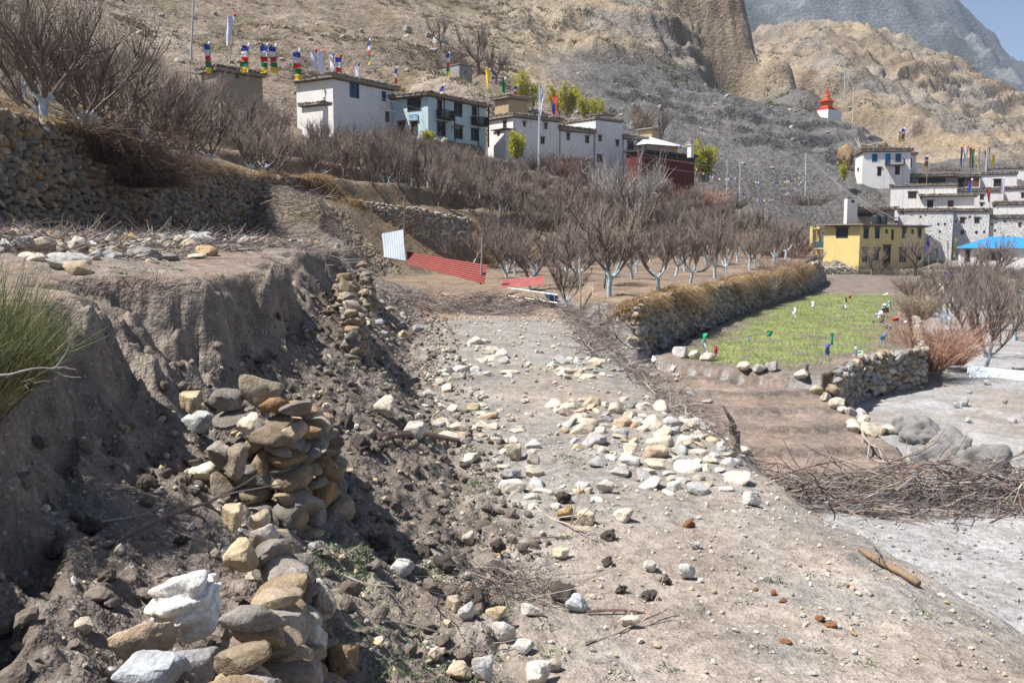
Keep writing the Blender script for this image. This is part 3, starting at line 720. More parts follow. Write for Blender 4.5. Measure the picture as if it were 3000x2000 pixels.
for a in [(1178, 1690, 70, 55, GREY, 'grey striped stone among the green weeds on the slope'), (1510, 1350, 62, 58, CREAM, 'pointed cream stone standing left of the path centre'), (1500, 1405, 58, 38, DGREY + np.array(.1), 'square dark grey block left of the path centre'),
          (1860, 1010, 48, 36, CREAM, 'cream boulder at the fence brush beside the path'), (1775, 1445, 62, 44, (.46, .44, .40), 'grey-white stone in the middle of the path, big end up'), (1660, 1525, 58, 48, OCH, 'ochre angular stone at the left edge of the path'),
          (1720, 1540, 58, 46, (.58, .50, .37), 'cream angular stone right of the ochre stone'), (1830, 1530, 66, 46, (.60, .55, .46), 'rough pale stone alone at the centre of the path'), (2205, 1485, 54, 48, (.62, .60, .57), 'light stone alone near the right edge of the path'),
          (2010, 1700, 62, 50, (.50, .49, .47), 'light grey stone alone on the open path, casting a shadow'), (1905, 1675, 46, 36, (.44, .42, .39), 'small squarish grey stone left of the lone light stone'), (2040, 1610, 40, 26, GREY, 'small grey stone on the open path below the dung heap'),
          (1645, 1640, 56, 42, (.58, .50, .38), 'cream stone among earth clods left of the path'), (1690, 1795, 72, 52, (.42, .44, .46), 'blue-grey angular stone against a dark earth clod'), (1845, 1840, 62, 46, (.60, .53, .43), 'flat cream stone near two dead branches'),
          (1370, 1820, 60, 62, (.48, .47, .45), 'grey-white stone beside an ochre stone at the brush clump'), (1330, 1795, 50, 50, (.46, .38, .29), 'tan stone at the lower left of the brush clump'), (1455, 1815, 74, 42, (.52, .42, .28), 'long ochre stone in front of the brush clump'),
          (1560, 1810, 76, 40, (.52, .49, .44), 'pale flat stone under the brush clump'), (1470, 1890, 82, 70, (.62, .58, .52), 'large cream-white stone near the bottom of the picture'), (1535, 1915, 64, 44, (.50, .49, .46), 'grey slab right of the large cream-white stone'),
          (1420, 1995, 80, 84, (.52, .52, .52), 'grey-white lumpy boulder at the bottom edge'), (1580, 2010, 84, 90, (.66, .62, .55), 'big white boulder at the bottom edge of the path'), (1345, 1995, 80, 52, (.46, .38, .28), 'brown wedge stone left of the lumpy boulder'), (1620, 1970, 52, 46, (.52, .46, .38), 'smaller cream stone leaning on the big white boulder'),
          (1375, 1600, 45, 50, (.50, .46, .38), 'hollow pale stone standing in the dark clods'), (2215, 1455, 20, 16, GREY, 'pebble-sized grey stone beside the light stone at the path edge')]:
    hero(a[0], a[1], a[2], a[3], a[4], a[5])
# strewn stones: zones as pixel polygons on the ground (u, v), count, size range in metres
taken = [(o.location.x, o.location.y, .2) for o in HST]
def strewn(poly, n, smin, smax, label, group, pw=PW_PATH, flat=.62, ymax=200):
    poly = np.array(poly, float); lo, hi = poly.min(0), poly.max(0); k = tries = 0
    ps = [tuple(p) for p in poly]
    while k < n and tries < n * 14:
        tries += 1
        u, v = rng.uniform(lo, hi)
        if sdist(ps, np.array([u]), np.array([v]))[0] > 0: continue
        p = hit(u, v)
        if p is None or p[1] > ymax: continue
        s = smin + (smax - smin) * rng.random() ** 1.8
        if any((p[0] - a) ** 2 + (p[1] - b) ** 2 < (.42 * (s + c)) ** 2 for a, b, c in taken): continue
        taken.append((p[0], p[1], s)); k += 1
        g = gnormal(p[0], p[1]); e = g.to_track_quat('Z', 'Y').to_euler()
        hs = s * flat * rng.uniform(.6, 1.15)
        o = obj('stone', ROCK_ME[rng.integers(len(ROCK_ME))], None, (p[0], p[1], p[2] + hs * .10), (e.x * .7 + rng.normal(0, .2), e.y * .7 + rng.normal(0, .2), rng.uniform(0, 6.28)), (s * .55, s * rng.uniform(.34, .52), hs * .55), pal(pw))
        tag(o, label, 'stone', group)
strewn([(1600, 1190), (1800, 1160), (2050, 1230), (2200, 1330), (2140, 1440), (1960, 1450), (1780, 1390), (1690, 1320), (1650, 1270)], 112, .17, .44, 'pale stone in the dense spread on the right half of the path', 'stones strewn on the right half of the path')
strewn([(1590, 1060), (1720, 1045), (1810, 1075), (1820, 1110), (1700, 1115), (1590, 1100)], 34, .18, .46, 'pale stone in the heap at the middle of the path', 'stones heaped at the middle of the path')
strewn([(1200, 1090), (1330, 1090), (1480, 1190), (1560, 1250), (1590, 1400), (1470, 1460), (1340, 1330), (1230, 1210)], 50, .15, .42, 'pale stone in the loose band at the left foot of the path', 'stones strewn along the left foot of the path')
strewn([(1270, 1000), (1400, 990), (1480, 1050), (1500, 1110), (1330, 1090)], 26, .2, .5, 'pale stone at the far left end of the path', 'stones at the far left end of the path')
strewn([(1480, 1420), (1780, 1420), (1760, 1470), (1560, 1500)], 14, .12, .3, 'stone scattered across the narrow part of the path', 'stones scattered across the path')
strewn([(20, 690), (420, 690), (700, 725), (560, 775), (200, 800), (20, 740)], 34, .18, .5, 'rubble stone on the upper terrace below the long wall', 'rubble on the upper terrace', PW_WALL)
strewn([(1850, 1000), (1960, 1070), (2100, 1200), (2060, 1220), (1900, 1110)], 10, .2, .42, 'stone at the fence brush on the right edge of the path', 'stones at the right edge of the path')
strewn([(1000, 880), (1130, 880), (1230, 960), (1180, 1020), (1080, 960)], 22, .2, .45, 'stone fallen on the slope below the far wall remnant', 'stones fallen on the far slope', PW_WALL)
# kerb stones round the garden and the field lip
kerb = empty('garden_kerb', (9.1, 23.5, gz(9.1, 23.5)), 'row of pale stones edging the brown garden beds', 'stone edging')
for u, v, w in [(2350, 1105, 44), (2390, 1150, 40), (2420, 1175, 46), (2450, 1190, 50), (2470, 1205, 36), (2490, 1215, 42), (2510, 1225, 60), (2530, 1238, 44), (2500, 1250, 46), (2505, 1265, 50), (2548, 1272, 62), (2580, 1272, 40), (2600, 1268, 44), (2225, 1085, 40), (2260, 1083, 44), (2180, 1083, 46), (1990, 1045, 56), (2040, 1050, 44), (2075, 1055, 50)]:
    p = hit(u, v); s = p[1] / F
    obj('stone', ROCK_ME[rng.integers(len(ROCK_ME))], kerb, (p[0] - 9.1, p[1] - 23.5, p[2] + w * s * .2 - gz(9.1, 23.5)), (rng.normal(0, .2), rng.normal(0, .2), rng.uniform(0, 6)), (w * s * .55, w * s * .45, w * s * .36), pal(PW_PATH))
# gravel and crumbs of earth too small to count
def scatter(name, label, cat, poly, n, smin, smax, geos, mat, colf, sink=.2, world_poly=None, ymax=120, parent=None, power=2.2, nearw=True):
    hp = Heap(); poly = np.array(poly, float); lo, hi = poly.min(0), poly.max(0); ps = [tuple(p) for p in poly]
    U = rng.uniform(lo[0], hi[0], n * 4); W = rng.uniform(lo[1], hi[1], n * 4)
    ok = sdist(ps, U, W) < 0; U, W = U[ok][:n], W[ok][:n]
    for x, y in zip(U, W):
        z = gz(x, y); s = smin + (smax - smin) * rng.random() ** power
        hp.add(geos[rng.integers(len(geos))], (x, y, z + s * (.5 - sink)), (s * .6, s * rng.uniform(.35, .6), s * rng.uniform(.25, .5)), (rng.normal(0, .3), rng.normal(0, .3), rng.uniform(0, 6.28)), colf())
    return tag(hp.build(name, mat, None, True), label, cat, kind='stuff')
# earth clods on the slope
m_clod = plain('clod_earth', (.15, .125, .107), scale=9, bs=1., bd=.08, world_=True, var=.35)
CLOD_ME = []
for i in range(6):
    q, f = rock_geo(1200 + i, 3, 9, 12, .42); CLOD_ME.append(mesh('clod', q, f, m_clod, True))
for i, (u, v, w, hgt) in enumerate([(1650, 1780, 110, 80), (1395, 1775, 92, 70), (1455, 1700, 82, 60), (1310, 1690, 90, 70), (1455, 1625, 62, 50), (1655, 1478, 66, 38), (1785, 1585, 50, 40), (1900, 1760, 60, 40), (1780, 1660, 42, 32), (1100, 1620, 80, 60), (1120, 1330, 60, 50), (1060, 1330, 70, 60), (1010, 1260, 60, 60), (960, 1240, 70, 60), (260, 1570, 80, 60), (150, 1640, 90, 80), (530, 1600, 60, 40), (435, 1420, 60, 30), (1240, 1640, 60, 46), (1950, 1715, 46, 36), (1820, 1740, 40, 30), (1355, 1655, 50, 40)]):
    p = hit(u, v)
    if p is None: continue
    s = p[1] / F
    tag(obj('clod', CLOD_ME[i % 6], None, (p[0], p[1] + w * s * .3, p[2] + hgt * s * .35), (rng.normal(0, .3), rng.normal(0, .3), rng.uniform(0, 6)), (w * s * .52, w * s * .45, hgt * s * .55)), 'lump of dark fallen earth lying on the slope or at its foot', 'earth clod', 'earth clods below the cut bank')
scatter('fallen_earth', 'lumps of fallen earth along the foot of the cut bank', 'soil', [(-3.35, 7), (-2.5, 7), (-2.4, 11), (-2.6, 15), (-3.4, 20), (-4.3, 26), (-5.0, 26), (-4.2, 20), (-3.5, 14), (-3.3, 11)], 420, .03, .16, LOW, m_rockv, lambda: np.array((.165, .138, .118)) * rng.uniform(.75, 1.15), power=3, sink=.3)
scatter('fallen_earth', 'lumps of fallen earth over the slope above the path', 'soil', [(-2.4, 8.5), (-.2, 6.5), (.4, 9), (-.5, 13), (-2.2, 14)], 420, .03, .15, LOW, m_rockv, lambda: np.array((.16, .134, .114)) * rng.uniform(.75, 1.15), power=4, sink=.3)
# mud boulders beside the gravel plain
m_mud = plain('grey_mud', (.27, .26, .25), scale=5, bs=.9, bd=.06, world_=True, var=.2)
for i, (u, v, w, hgt, lab) in enumerate([(2700, 1300, 120, 70, 'grey mud boulder behind the brushwood, nearest the kerb stones'), (2800, 1335, 140, 70, 'wide cracked grey mud boulder in the middle of the mud heap'), (2760, 1385, 150, 70, 'low grey mud boulder at the front of the mud heap'), (2880, 1400, 150, 100, 'tall grey mud boulder right of the mud heap'), (2640, 1270, 70, 44, 'smaller grey mud lump at the left end of the mud heap'), (2930, 1460, 140, 90, 'dark grey mud boulder at the brushwood\'s right end')]):
    q, f = rock_geo(1300 + i, 3, 7, 12, .30); p = hit(u, v); s = p[1] / F
    tag(obj('mud_boulder', mesh('mud_boulder', q, f, m_mud, True), None, (p[0], p[1] + w * s * .2, p[2] + hgt * s * .35), (0, 0, rng.uniform(0, 6)), (w * s * .66, w * s * .55, hgt * s * .85)), lab, 'boulder', 'grey mud heap')
pc = lambda: pal(PW_PATH)
scatter('gravel', 'fine pale gravel strewn over the near path', 'gravel', [(-.6, 4.5), (4.2, 4.5), (3.4, 14), (-1.2, 14)], 5200, .006, .055, TINY, m_rockv, pc, power=6)
scatter('gravel', 'pale gravel strewn over the far path', 'gravel', [(-1.6, 14), (3.4, 14), (2.6, 42), (-3.6, 42)], 3000, .012, .13, TINY, m_rockv, pc, power=6)
scatter('gravel', 'gravel and chips in the dark soil of the slope', 'gravel', [(-3.0, 3.4), (-.2, 3.4), (-.2, 9), (-1.0, 14), (-3.2, 40), (-6.5, 40), (-3.3, 14), (-3.2, 8)], 5200, .008, .10, TINY, m_rockv, lambda: pal(PW_WALL), power=6)
scatter('earth_crumbs', 'crumbs of dark earth on the slope', 'soil', [(-3.0, 3.4), (-.2, 3.4), (.3, 9), (-.2, 14), (-2.6, 36), (-6, 36), (-3.2, 14), (-3.2, 8)], 5200, .012, .14, LOW, m_rockv, lambda: np.array((.16, .134, .114)) * rng.uniform(.75, 1.2), power=5)
scatter('gravel', 'light river gravel covering the plain below the path', 'gravel', [(5.2, 8), (16, 12), (17, 19), (6, 17)], 3200, .012, .09, TINY, m_rockv, lambda: np.array((.34, .338, .335)) * rng.uniform(.75, 1.25), power=4)
scatter('gravel', 'scattered pale stones on the plain behind the mud heap', 'gravel', [(10, 23), (16, 20), (40, 34), (30, 40), (16, 33)], 260, .04, .5, LOW, m_rockv, lambda: np.array((.40, .395, .39)) * rng.uniform(.75, 1.2), power=4)
scatter('rubble', 'rubble and chips on the upper terrace', 'gravel', [(-13.2, 16), (-6, 12), (-7, 40), (-13, 50)], 3000, .03, .36, LOW, m_rockv, lambda: pal(PW_WALL), power=4)
# ------------------------------------------------------------------ bare orchard trees
m_bark = plain('bark', (.16, .125, .108), scale=14, var=.4, bs=.5, bd=.02)
m_twig = plain('twig_bark', (.24, .19, .16), scale=3, var=.45, bs=0., bd=.01)
m_wash = plain('limewash', (.42, .52, .56), scale=9, var=.18, bs=.4, bd=.02, spots=((.25, .2, .17), 1.6))
m_pale = plain('pale_bark', (.34, .31, .285), scale=8, var=.35, bs=.4, bd=.02)
def unit(v): return v / (np.linalg.norm(v) + 1e-9)
def branch(g, p, d, length, nseg, wob, up):
    pts = [np.array(p, float)]; d = unit(np.array(d, float))
    for i in range(nseg):
        d = unit(d + g.normal(0, wob, 3) + np.array([0, 0, up])); pts.append(pts[-1] + d * length / nseg)
    return pts
def along(pts, t):
    q = t * (len(pts) - 1); i = min(int(q), len(pts) - 2); return pts[i] + (pts[i + 1] - pts[i]) * (q - i), unit(pts[i + 1] - pts[i])
def tree_geo(seed, hgt=3.6, limbs=5, l2=7, l3=9, spread=1., wash=1.0, trunk=.6, r0=.11, twig=.0075, upright=.16):
    """returns (washed trunk part, crown part): vase-shaped pruned fruit tree with upright shoots"""
    g = np.random.default_rng(seed); T, B, S = MB(), MB(), MB()
    k = hgt / 3.6
    tp = branch(g, (0, 0, -.25), (g.normal(0, .08), g.normal(0, .08), 1), (trunk + .25) * k, 3, .06, .1)
    (T if wash else B).tube(tp, [r0 * 1.25 * k, r0 * 1.05 * k, r0 * .95 * k, r0 * k], 7, False)
    a0 = g.uniform(0, 6.28)
    for i in range(limbs):
        a = a0 + 6.283 * i / limbs + g.normal(0, .25); sl = g.uniform(.6, 1.05) * spread
        st = tp[-1] + np.array([0, 0, -.05 * k]); L = g.uniform(1.5, 2.1) * k
        lp = branch(g, st, (math.cos(a) * sl, math.sin(a) * sl, .75), L, 6, .19, upright)
        rr = np.linspace(r0 * .62, r0 * .24, 7) * k
        if wash:
            c = (1, 1, 2, 2)[g.integers(4)] if hgt < 4 else 1
            T.tube(lp[:c + 1], rr[:c + 1], 6, False); B.tube(lp[c:], rr[c:], 5, False)
        else: B.tube(lp, rr, 5, False)
        for j in range(l2):
            t = g.uniform(.3, 1.); p, dd = along(lp, t)
            a2 = a + g.normal(0, 1.0)
            d2 = unit(dd * .6 + np.array([math.cos(a2), math.sin(a2), 0]) * g.uniform(.3, .9) + np.array([0, 0, .35]))
            L2 = g.uniform(.5, 1.3) * k
            bp = branch(g, p, d2, L2, 4, .22, upright * 1.1)
            B.tube(bp, np.linspace(.030, .011, 5) * k, 4, False)
            for m in range(l3):
                t3 = g.uniform(.15, 1.); p3, d3 = along(bp, t3)
                d3 = unit(d3 * .4 + g.normal(0, .42, 3) + np.array([0, 0, .85]))
                sp = branch(g, p3, d3, g.uniform(.25, .85) * k, 2, .16, .1)
                S.tube(sp, [twig, twig * .8, twig * .45], 3, False)
    return T, B, S
def tree_kind(seed, **kw):
    wash = kw.get('wash', 1.0); pale = kw.pop('pale', False)
    T, B, S = tree_geo(seed, **kw)
    b = m_pale if pale else m_bark
    return (T.me('trunk', m_wash) if wash else None, B.me('branches', b), S.me('crown', m_pale if pale else m_twig))
KIND_A = [tree_kind(20 + i, hgt=3.5 + .15 * (i % 3), l2=9, l3=7, r0=.085, spread=1.15, twig=.011) for i in range(8)]              # mid-distance orchard
KIND_B = [tree_kind(40 + i, hgt=4.6, limbs=6, l2=12, l3=8, trunk=.5, spread=1.2, r0=.085, twig=.010) for i in range(4)]   # bigger, nearer
KIND_C = [tree_kind(60 + i, hgt=3.4, limbs=6, l2=9, l3=8, twig=.012, wash=0, trunk=.35, r0=.08, spread=.8, upright=.3) for i in range(4)]  # thicket of unwashed saplings
KIND_P = tree_kind(80, hgt=9.0, limbs=8, l2=13, l3=10, wash=0, pale=True, trunk=.3, r0=.085, twig=.016, spread=1.7, upright=.10)
KIND_W = [tree_kind(90 + i, hgt=6.0, limbs=5, l2=10, l3=12, wash=0, trunk=.7, r0=.13, twig=.011, spread=1.0) for i in range(2)]
NT = 0
def tree(kind, x, y, label, group=None, s=1., z=None, name='apple_tree', cat='tree', rz=None):
    global NT; NT += 1
    z = gz(x, y) if z is None else z
    o = empty(name, (x, y, z), label, cat, group, rng.uniform(0, 6.28) if rz is None else rz); o.scale = (s, s, s * rng.uniform(.92, 1.08))
    for nm, me in zip(('trunk', 'branches', 'crown'), kind):
        if me is not None: obj(nm if kind[0] is not None or nm != 'branches' else 'trunk', me, o)
    return o
ORD = ['first', 'second', 'third', 'fourth', 'fifth', 'sixth', 'seventh', 'eighth', 'ninth', 'tenth', 'eleventh', 'twelfth', 'thirteenth', 'fourteenth', 'fifteenth', 'sixteenth', 'seventeenth', 'eighteenth', 'nineteenth', 'twentieth']
def grid_trees(poly, dx, dy, ang, kinds, label, group, smin=.85, smax=1.1, jit=.25, keep=1., cond=None, rows=None):
    c, s = math.cos(ang), math.sin(ang); P = np.array(poly, float); lo, hi = P.min(0), P.max(0); ctr = (lo + hi) / 2; Rr = np.hypot(*(hi - lo)) / 2; out = []
    for i in np.arange(-Rr, Rr, dx):
        for j in np.arange(-Rr, Rr, dy):
            a, b = i + rng.normal(0, jit), j + rng.normal(0, jit); x, y = ctr[0] + a * c - b * s, ctr[1] + a * s + b * c
            if sdist(poly, np.array([x]), np.array([y]))[0] > -.3 or rng.random() > keep: continue
            z = gz(x, y); u, v = proj((x, y, z + 2))
            if u < -60 or u > 3060 or (cond and not cond(x, y, u, v)): continue
            t_ = tree(kinds[rng.integers(len(kinds))], x, y, label, group, rng.uniform(smin, smax)); out.append((i, j, t_))
    if rows:                                            # rows counted from the right, trees from the near end
        ii = sorted({o[0] for o in out}, reverse=True)
        for a_, i in enumerate(ii):
            for b_, o in enumerate(sorted([q for q in out if q[0] == i], key=lambda q: q[1])): o[2]['label'] = rows % (ORD[b_], ORD[a_])
    return out
# lower orchard beside the crop field
grid_trees([(3.8, 35.5), (12, 52.5), (21, 70.5), (31, 98), (20, 95), (8, 76), (-1, 61), (-6.5, 52), (-4.5, 47), (1.5, 43)], 4.4, 4.2, R(23), KIND_A, 'bare apple tree with limewashed forked trunk in the lower orchard beside the crop field', 'apple trees of the lower orchard', .75, 1.2, rows='limewashed apple tree, %s from the near end, %s row from the field wall')
# first tree of the lower orchard and the two at the gap
tree(KIND_B[0], *hit(1480, 800)[:2], 'broad many-limbed apple tree behind the leaning red metal sheet', None, .95)
tree(KIND_B[1], *hit(1700, 835)[:2], 'apple tree with pale blue trunk nearest the end of the path', None, .8)
# thicket on the terraces above
grid_trees([(-8, 61), (-1, 66), (8, 79), (20, 97), (36, 110), (36, 118), (18, 112), (-4, 100), (-17, 92), (-13, 64)], 2.6, 2.6, R(25), KIND_C, 'bare slender sapling in the dense grey-brown thicket on the middle terraces', 'saplings on the middle terraces', .75, 1.2, .6, .92, lambda x, y, u, v: u > 940)
# whitewashed rows on the terrace above: pixel line along v 660
for i in range(17):
    u = 1960 + i * 27 + rng.normal(0, 5); p = at(u, 666, 104 + i * .35)
    tree(KIND_A[i % 8], p[0], p[1], 'blue-white trunked apple tree, %s from the left below the shale slope' % ORD[i], 'apple trees in the upper row', .95)
for i in range(16):
    u = 1120 + i * 27 + rng.normal(0, 6); p = at(u, 560 + i * .8, 66 + i * 1.2)
    tree(KIND_A[(i + 2) % 8], p[0], p[1], 'limewashed apple tree, %s from the left above the broken terrace wall' % ORD[i], 'apple trees above the broken wall', .75)
# upper left orchard above the long wall
UP = [(120, 320, 28.5, 0, 1.15, 'tallest bare apple tree at the left edge above the wall'), (240, 330, 31, 1, 1.0, 'bare apple tree second from the left edge above the wall'), (410, 400, 33.5, 0, 1.1, 'bare apple tree with two limewashed stems behind the brown bush'), (480, 430, 36, 2, .9, 'bare apple tree leaning right behind the brown bush'),
      (560, 450, 38, 0, .85, 'bare apple tree with three pale stems above the wall'), (620, 470, 40, 2, .85, 'bare apple tree with paired pale stems above the wall'), (670, 480, 41, 1, .8, 'bare apple tree with one straight pale stem above the wall'), (725, 500, 43, 0, .9, 'bare apple tree with wide fork above the wall'),
      (860, 520, 50, 2, .75, 'slender bare apple tree before the white house'), (970, 535, 53, 1, 1.0, 'broad bare apple tree with heavy forked trunk below the white house'), (930, 530, 55, 0, .7, 'small bare apple tree beside the heavy forked one')]
for u, v, y, k, s, lab in UP:
    p = at(u, v, y); x = min(p[0], -13.9) if y < 56 else p[0]
    tree(KIND_B[k], x, y, lab, None, s)
grid_trees([(-15.5, 22), (-15.2, 57), (-11, 60), (-16, 84), (-30, 84), (-34, 50), (-24, 24)], 4.4, 4.4, R(10), KIND_B, 'bare apple tree deeper in the upper orchard at the left', 'apple trees of the upper orchard', .7, .95, .5, .85)
# right orchard behind the corrugated sheet
grid_trees([(16.5, 36), (24.5, 54), (38, 82), (50, 84), (44, 40), (20, 34)], 4.0, 4.0, R(25), KIND_A, 'bare apple tree in the orchard at the right edge below the village', 'apple trees at the right edge', .9, 1.1, .4, .9, rows='bare apple tree, %s from the near end, %s row from the right edge')
# single trees
p = at(1850, 600, 97); tree(KIND_P, p[0], p[1], 'large pale-barked bare tree before the red building', None, 1.1, name='walnut_tree')
p = at(2440 + 20, 800, 102); tree(KIND_W[0], p[0] + 3.5, p[1], 'gnarled bare tree in front of the yellow house', None, .6, name='bare_tree')
p = at(2680, 815, 100); tree(KIND_W[1], p[0], p[1], 'bare tree with several stems at the corner of the yellow house', None, .8, name='bare_tree')
p = at(2920, 830, 92); tree(KIND_W[0], p[0], p[1], 'wide bare tree in front of the blue roof', None, 1.1, name='bare_tree')
p = at(2830, 860, 80); tree(KIND_W[1], p[0], p[1], 'dark bare tree beside the white flag hut', None, .75, name='bare_tree')
for i, (u, v, y, s, lab) in enumerate([(1320, 210, 165, 1.0, 'grey bare tree beside the grey block hut on the slope'), (1400, 190, 170, 1.2, 'tall grey bare tree right of the grey block hut'), (1450, 215, 165, .9, 'grey bare tree at the edge of the shale gully'), (1290, 130, 185, .9, 'grey bare tree above the grey block hut'), (1880, 375, 150, 1.0, 'thin pale bare tree behind the long white house'), (1930, 390, 150, .9, 'thin pale bare tree right behind the pavilion roof')]):
    p = at(u, v, y); tree(KIND_W[i % 2], p[0], p[1], lab, None, s * 1.4, name='bare_tree')
# ------------------------------------------------------------------ willows in leaf (yellow-green)
def leafmat(name, a, b_):
    m, nt, b = newmat(name, .6); p = geo(nt); n = noise(nt, p, 1.2, 4)
    nt.links.new(ramp(nt, n.outputs[0], .3, .7, a, b_), b.inputs['Base Color'])
    t = nt.nodes.new('ShaderNodeBsdfTranslucent'); t.inputs[0].default_value = (*b_, 1)
    mx_ = nt.nodes.new('ShaderNodeMixShader'); mx_.inputs[0].default_value = .35
    nt.links.new(b.outputs[0], mx_.inputs[1]); nt.links.new(t.outputs[0], mx_.inputs[2]); nt.links.new(mx_.outputs[0], nt.nodes['Material Output'].inputs[0])
    return m
m_willow = leafmat('willow_leaf', (.30, .30, .03), (.50, .46, .05))
def leaves(g, pts, size, n_per=1, asp=2.5):
    """small leaf quads at points"""
    P = np.repeat(np.asarray(pts), n_per, 0) + g.normal(0, size * 1.2, (len(pts) * n_per, 3))
    k = len(P); d = g.normal(size=(k, 3)); d[:, 2] += .6; d /= np.linalg.norm(d, axis=1, keepdims=True)
    e = np.cross(d, g.normal(size=(k, 3))); e /= np.linalg.norm(e, axis=1, keepdims=True)
    s = size * g.uniform(.6, 1.3, (k, 1)); a, b = d * s * asp / 2, e * s / 2
    v = np.stack([P - a, P + b, P + a, P - b], 1).reshape(-1, 3); return v, np.arange(k * 4).reshape(k, 4)
def willow(u, v, y, hgt, wid, label, seed, nst=16, per=26, leaf=.13):
    g = np.random.default_rng(seed); p = at(u, v, y); base = np.array([p[0], p[1], p[2]])
    root = empty('willow_tree', base, label, 'tree')
    B = MB(); pts = []
    for i in range(nst):
        x0 = g.uniform(-.5, .5) * wid * .55; y0 = g.uniform(-.3, .3) * wid * .5; H_ = hgt * g.uniform(.7, 1.05) * (1 - .55 * abs(x0 / wid * 2) ** 2)
        st = branch(g, (x0 * .5, y0, -.4), (x0 / hgt * .9, y0 / hgt, 1), H_, 6, .07, .05)
        B.tube(st, np.linspace(.07, .015, 7), 4, False)
        for j in range(per):
            q, d = along(st, g.uniform(.18, 1.)); L = H_ * g.uniform(.1, .26)
            tw = branch(g, q, unit(d + g.normal(0, .55, 3)), L, 2, .15, .1); B.tube(tw, [.012, .009, .005], 3, False)
            pts += [along(tw, t)[0] for t in g.uniform(.15, 1., 9)]
    B.build('trunk', m_pale, root)
    vv, ff = leaves(g, pts, leaf, 1); obj('crown', mesh('crown', vv, ff, m_willow), root)
willow(1545, 320, 150, 5.6, 7, 'yellow-green willow clump left of the white banner pole', 1, 20)
willow(1650, 335, 148, 4.8, 9, 'yellow-green willow clump behind the red and blue banner', 2, 26)
willow(1730, 345, 146, 3.6, 6, 'low yellow-green willow at the right end of the clump', 3, 14)
willow(2060, 525, 134, 5.6, 5, 'yellow-green willow beside the red building', 5, 22, 28)
willow(1510, 465, 112, 3.2, 2.6, 'small bright green willow bush below the white houses', 6, 12)
willow(1255, 430, 103, 2.0, 2.2, 'small yellow-green bush below the pale blue house', 7, 8)
willow(2478, 522, 160, 3.2, 3.0, 'small yellowish tree beside the tan boulder', 8, 6)
# ------------------------------------------------------------------ houses
def wallmat(name, col, stain=(.34, .24, .17), rough_=.35, amt=.5, blk=0.):
    m, nt, b = newmat(name, .93); p = geo(nt)
    mp = N(nt, 'ShaderNodeMapping'); mp.inputs['Scale'].default_value = (1.6, 1.6, .14); nt.links.new(p, mp.inputs[0])
    st = noise(nt, mp.outputs[0], 1.5, 5, .65); big = noise(nt, p, .6, 4); fine = noise(nt, p, 7, 4)
    c = mix(nt, ramp(nt, big.outputs[0], .3, .7), tuple(q * .90 for q in col), col)
    c = mix(nt, mth(nt, 'MULTIPLY', ramp(nt, st.outputs[0], .55, .75), amt), c, stain)
    c = mix(nt, 1., c, ramp(nt, fine.outputs[0], .3, .7, (.88, .88, .88), (1.06, 1.06, 1.06)), 'MULTIPLY')
    h = fine.outputs[0]
    if blk:
        vo = N(nt, 'ShaderNodeTexVoronoi', Scale=blk); vo.feature = 'DISTANCE_TO_EDGE'
        m2 = N(nt, 'ShaderNodeMapping'); m2.inputs['Scale'].default_value = (1, 1, 1.9); nt.links.new(p, m2.inputs[0]); nt.links.new(m2.outputs[0], vo.inputs['Vector'])
        e = ramp(nt, vo.outputs['Distance'], .0, .12)
        c = mix(nt, 1., c, mix(nt, e, (.72, .68, .64), (1, 1, 1)), 'MULTIPLY'); h = mth(nt, 'ADD', mth(nt, 'MULTIPLY', e, 2.), h)
    nt.links.new(c, b.inputs['Base Color']); bump(nt, b, h, rough_, .06); return m
M = dict(
 white=wallmat('limewash_wall', (.80, .775, .75)), white2=wallmat('limewash_stone_wall', (.82, .81, .79), (.42, .36, .31), .8, .4, 2.6),
 teal=wallmat('pale_blue_wall', (.50, .64, .66), (.42, .5, .5), .25, .25), yellow=wallmat('yellow_wall', (.74, .58, .24), (.5, .38, .17), .25, .3),
 red=wallmat('dark_red_wall', (.12, .026, .02), (.10, .02, .016), .25, .4), adobe=wallmat('adobe_wall', (.42, .32, .19), (.3, .22, .13), .4, .4),
 block=wallmat('grey_block_wall', (.36, .35, .33), (.25, .24, .22), .5, .4, 1.6), stone=wallmat('raw_stone_wall', (.36, .32, .28), (.24, .2, .17), .9, .4, 3.0),
 pink=wallmat('washed_pink_wall', (.50, .40, .34), (.38, .28, .22), .3, .4))
M['mudw'] = wallmat('mud_wall', (.33, .28, .225), (.24, .2, .16), .4, .4)
M['wood'] = plain('dark_wood', (.045, .035, .032), scale=6, var=.4, bs=.3); M['brown'] = plain('brown_wood', (.20, .125, .075), scale=6, var=.4, bs=.3)
M['grey_wood'] = plain('weathered_wood', (.30, .25, .20), scale=6, var=.35); M['blue'] = plain('blue_paint', (.02, .15, .33), scale=5, var=.3); M['sky_blue'] = plain('bright_blue_paint', (.02, .22, .48), scale=4, var=.25)
M['mud'] = plain('roof_mud', (.27, .22, .175), scale=2.5, var=.35, bs=.8, bd=.05); M['green_blue'] = plain('teal_shutter_paint', (.05, .11, .125), scale=5, var=.3)
M['mauve'] = plain('mauve_paint', (.18, .16, .25), scale=5, var=.3); M['redwood'] = plain('red_brown_wood', (.17, .07, .05), scale=5, var=.3)
def glassmat():
    m, nt, b = newmat('window_glass', .12); b.inputs['Base Color'].default_value = (.022, .025, .03, 1); b.inputs['Specular IOR Level'].default_value = .5; return m
M['glass'] = glassmat()
M['firewood'] = rockmat('firewood', True)
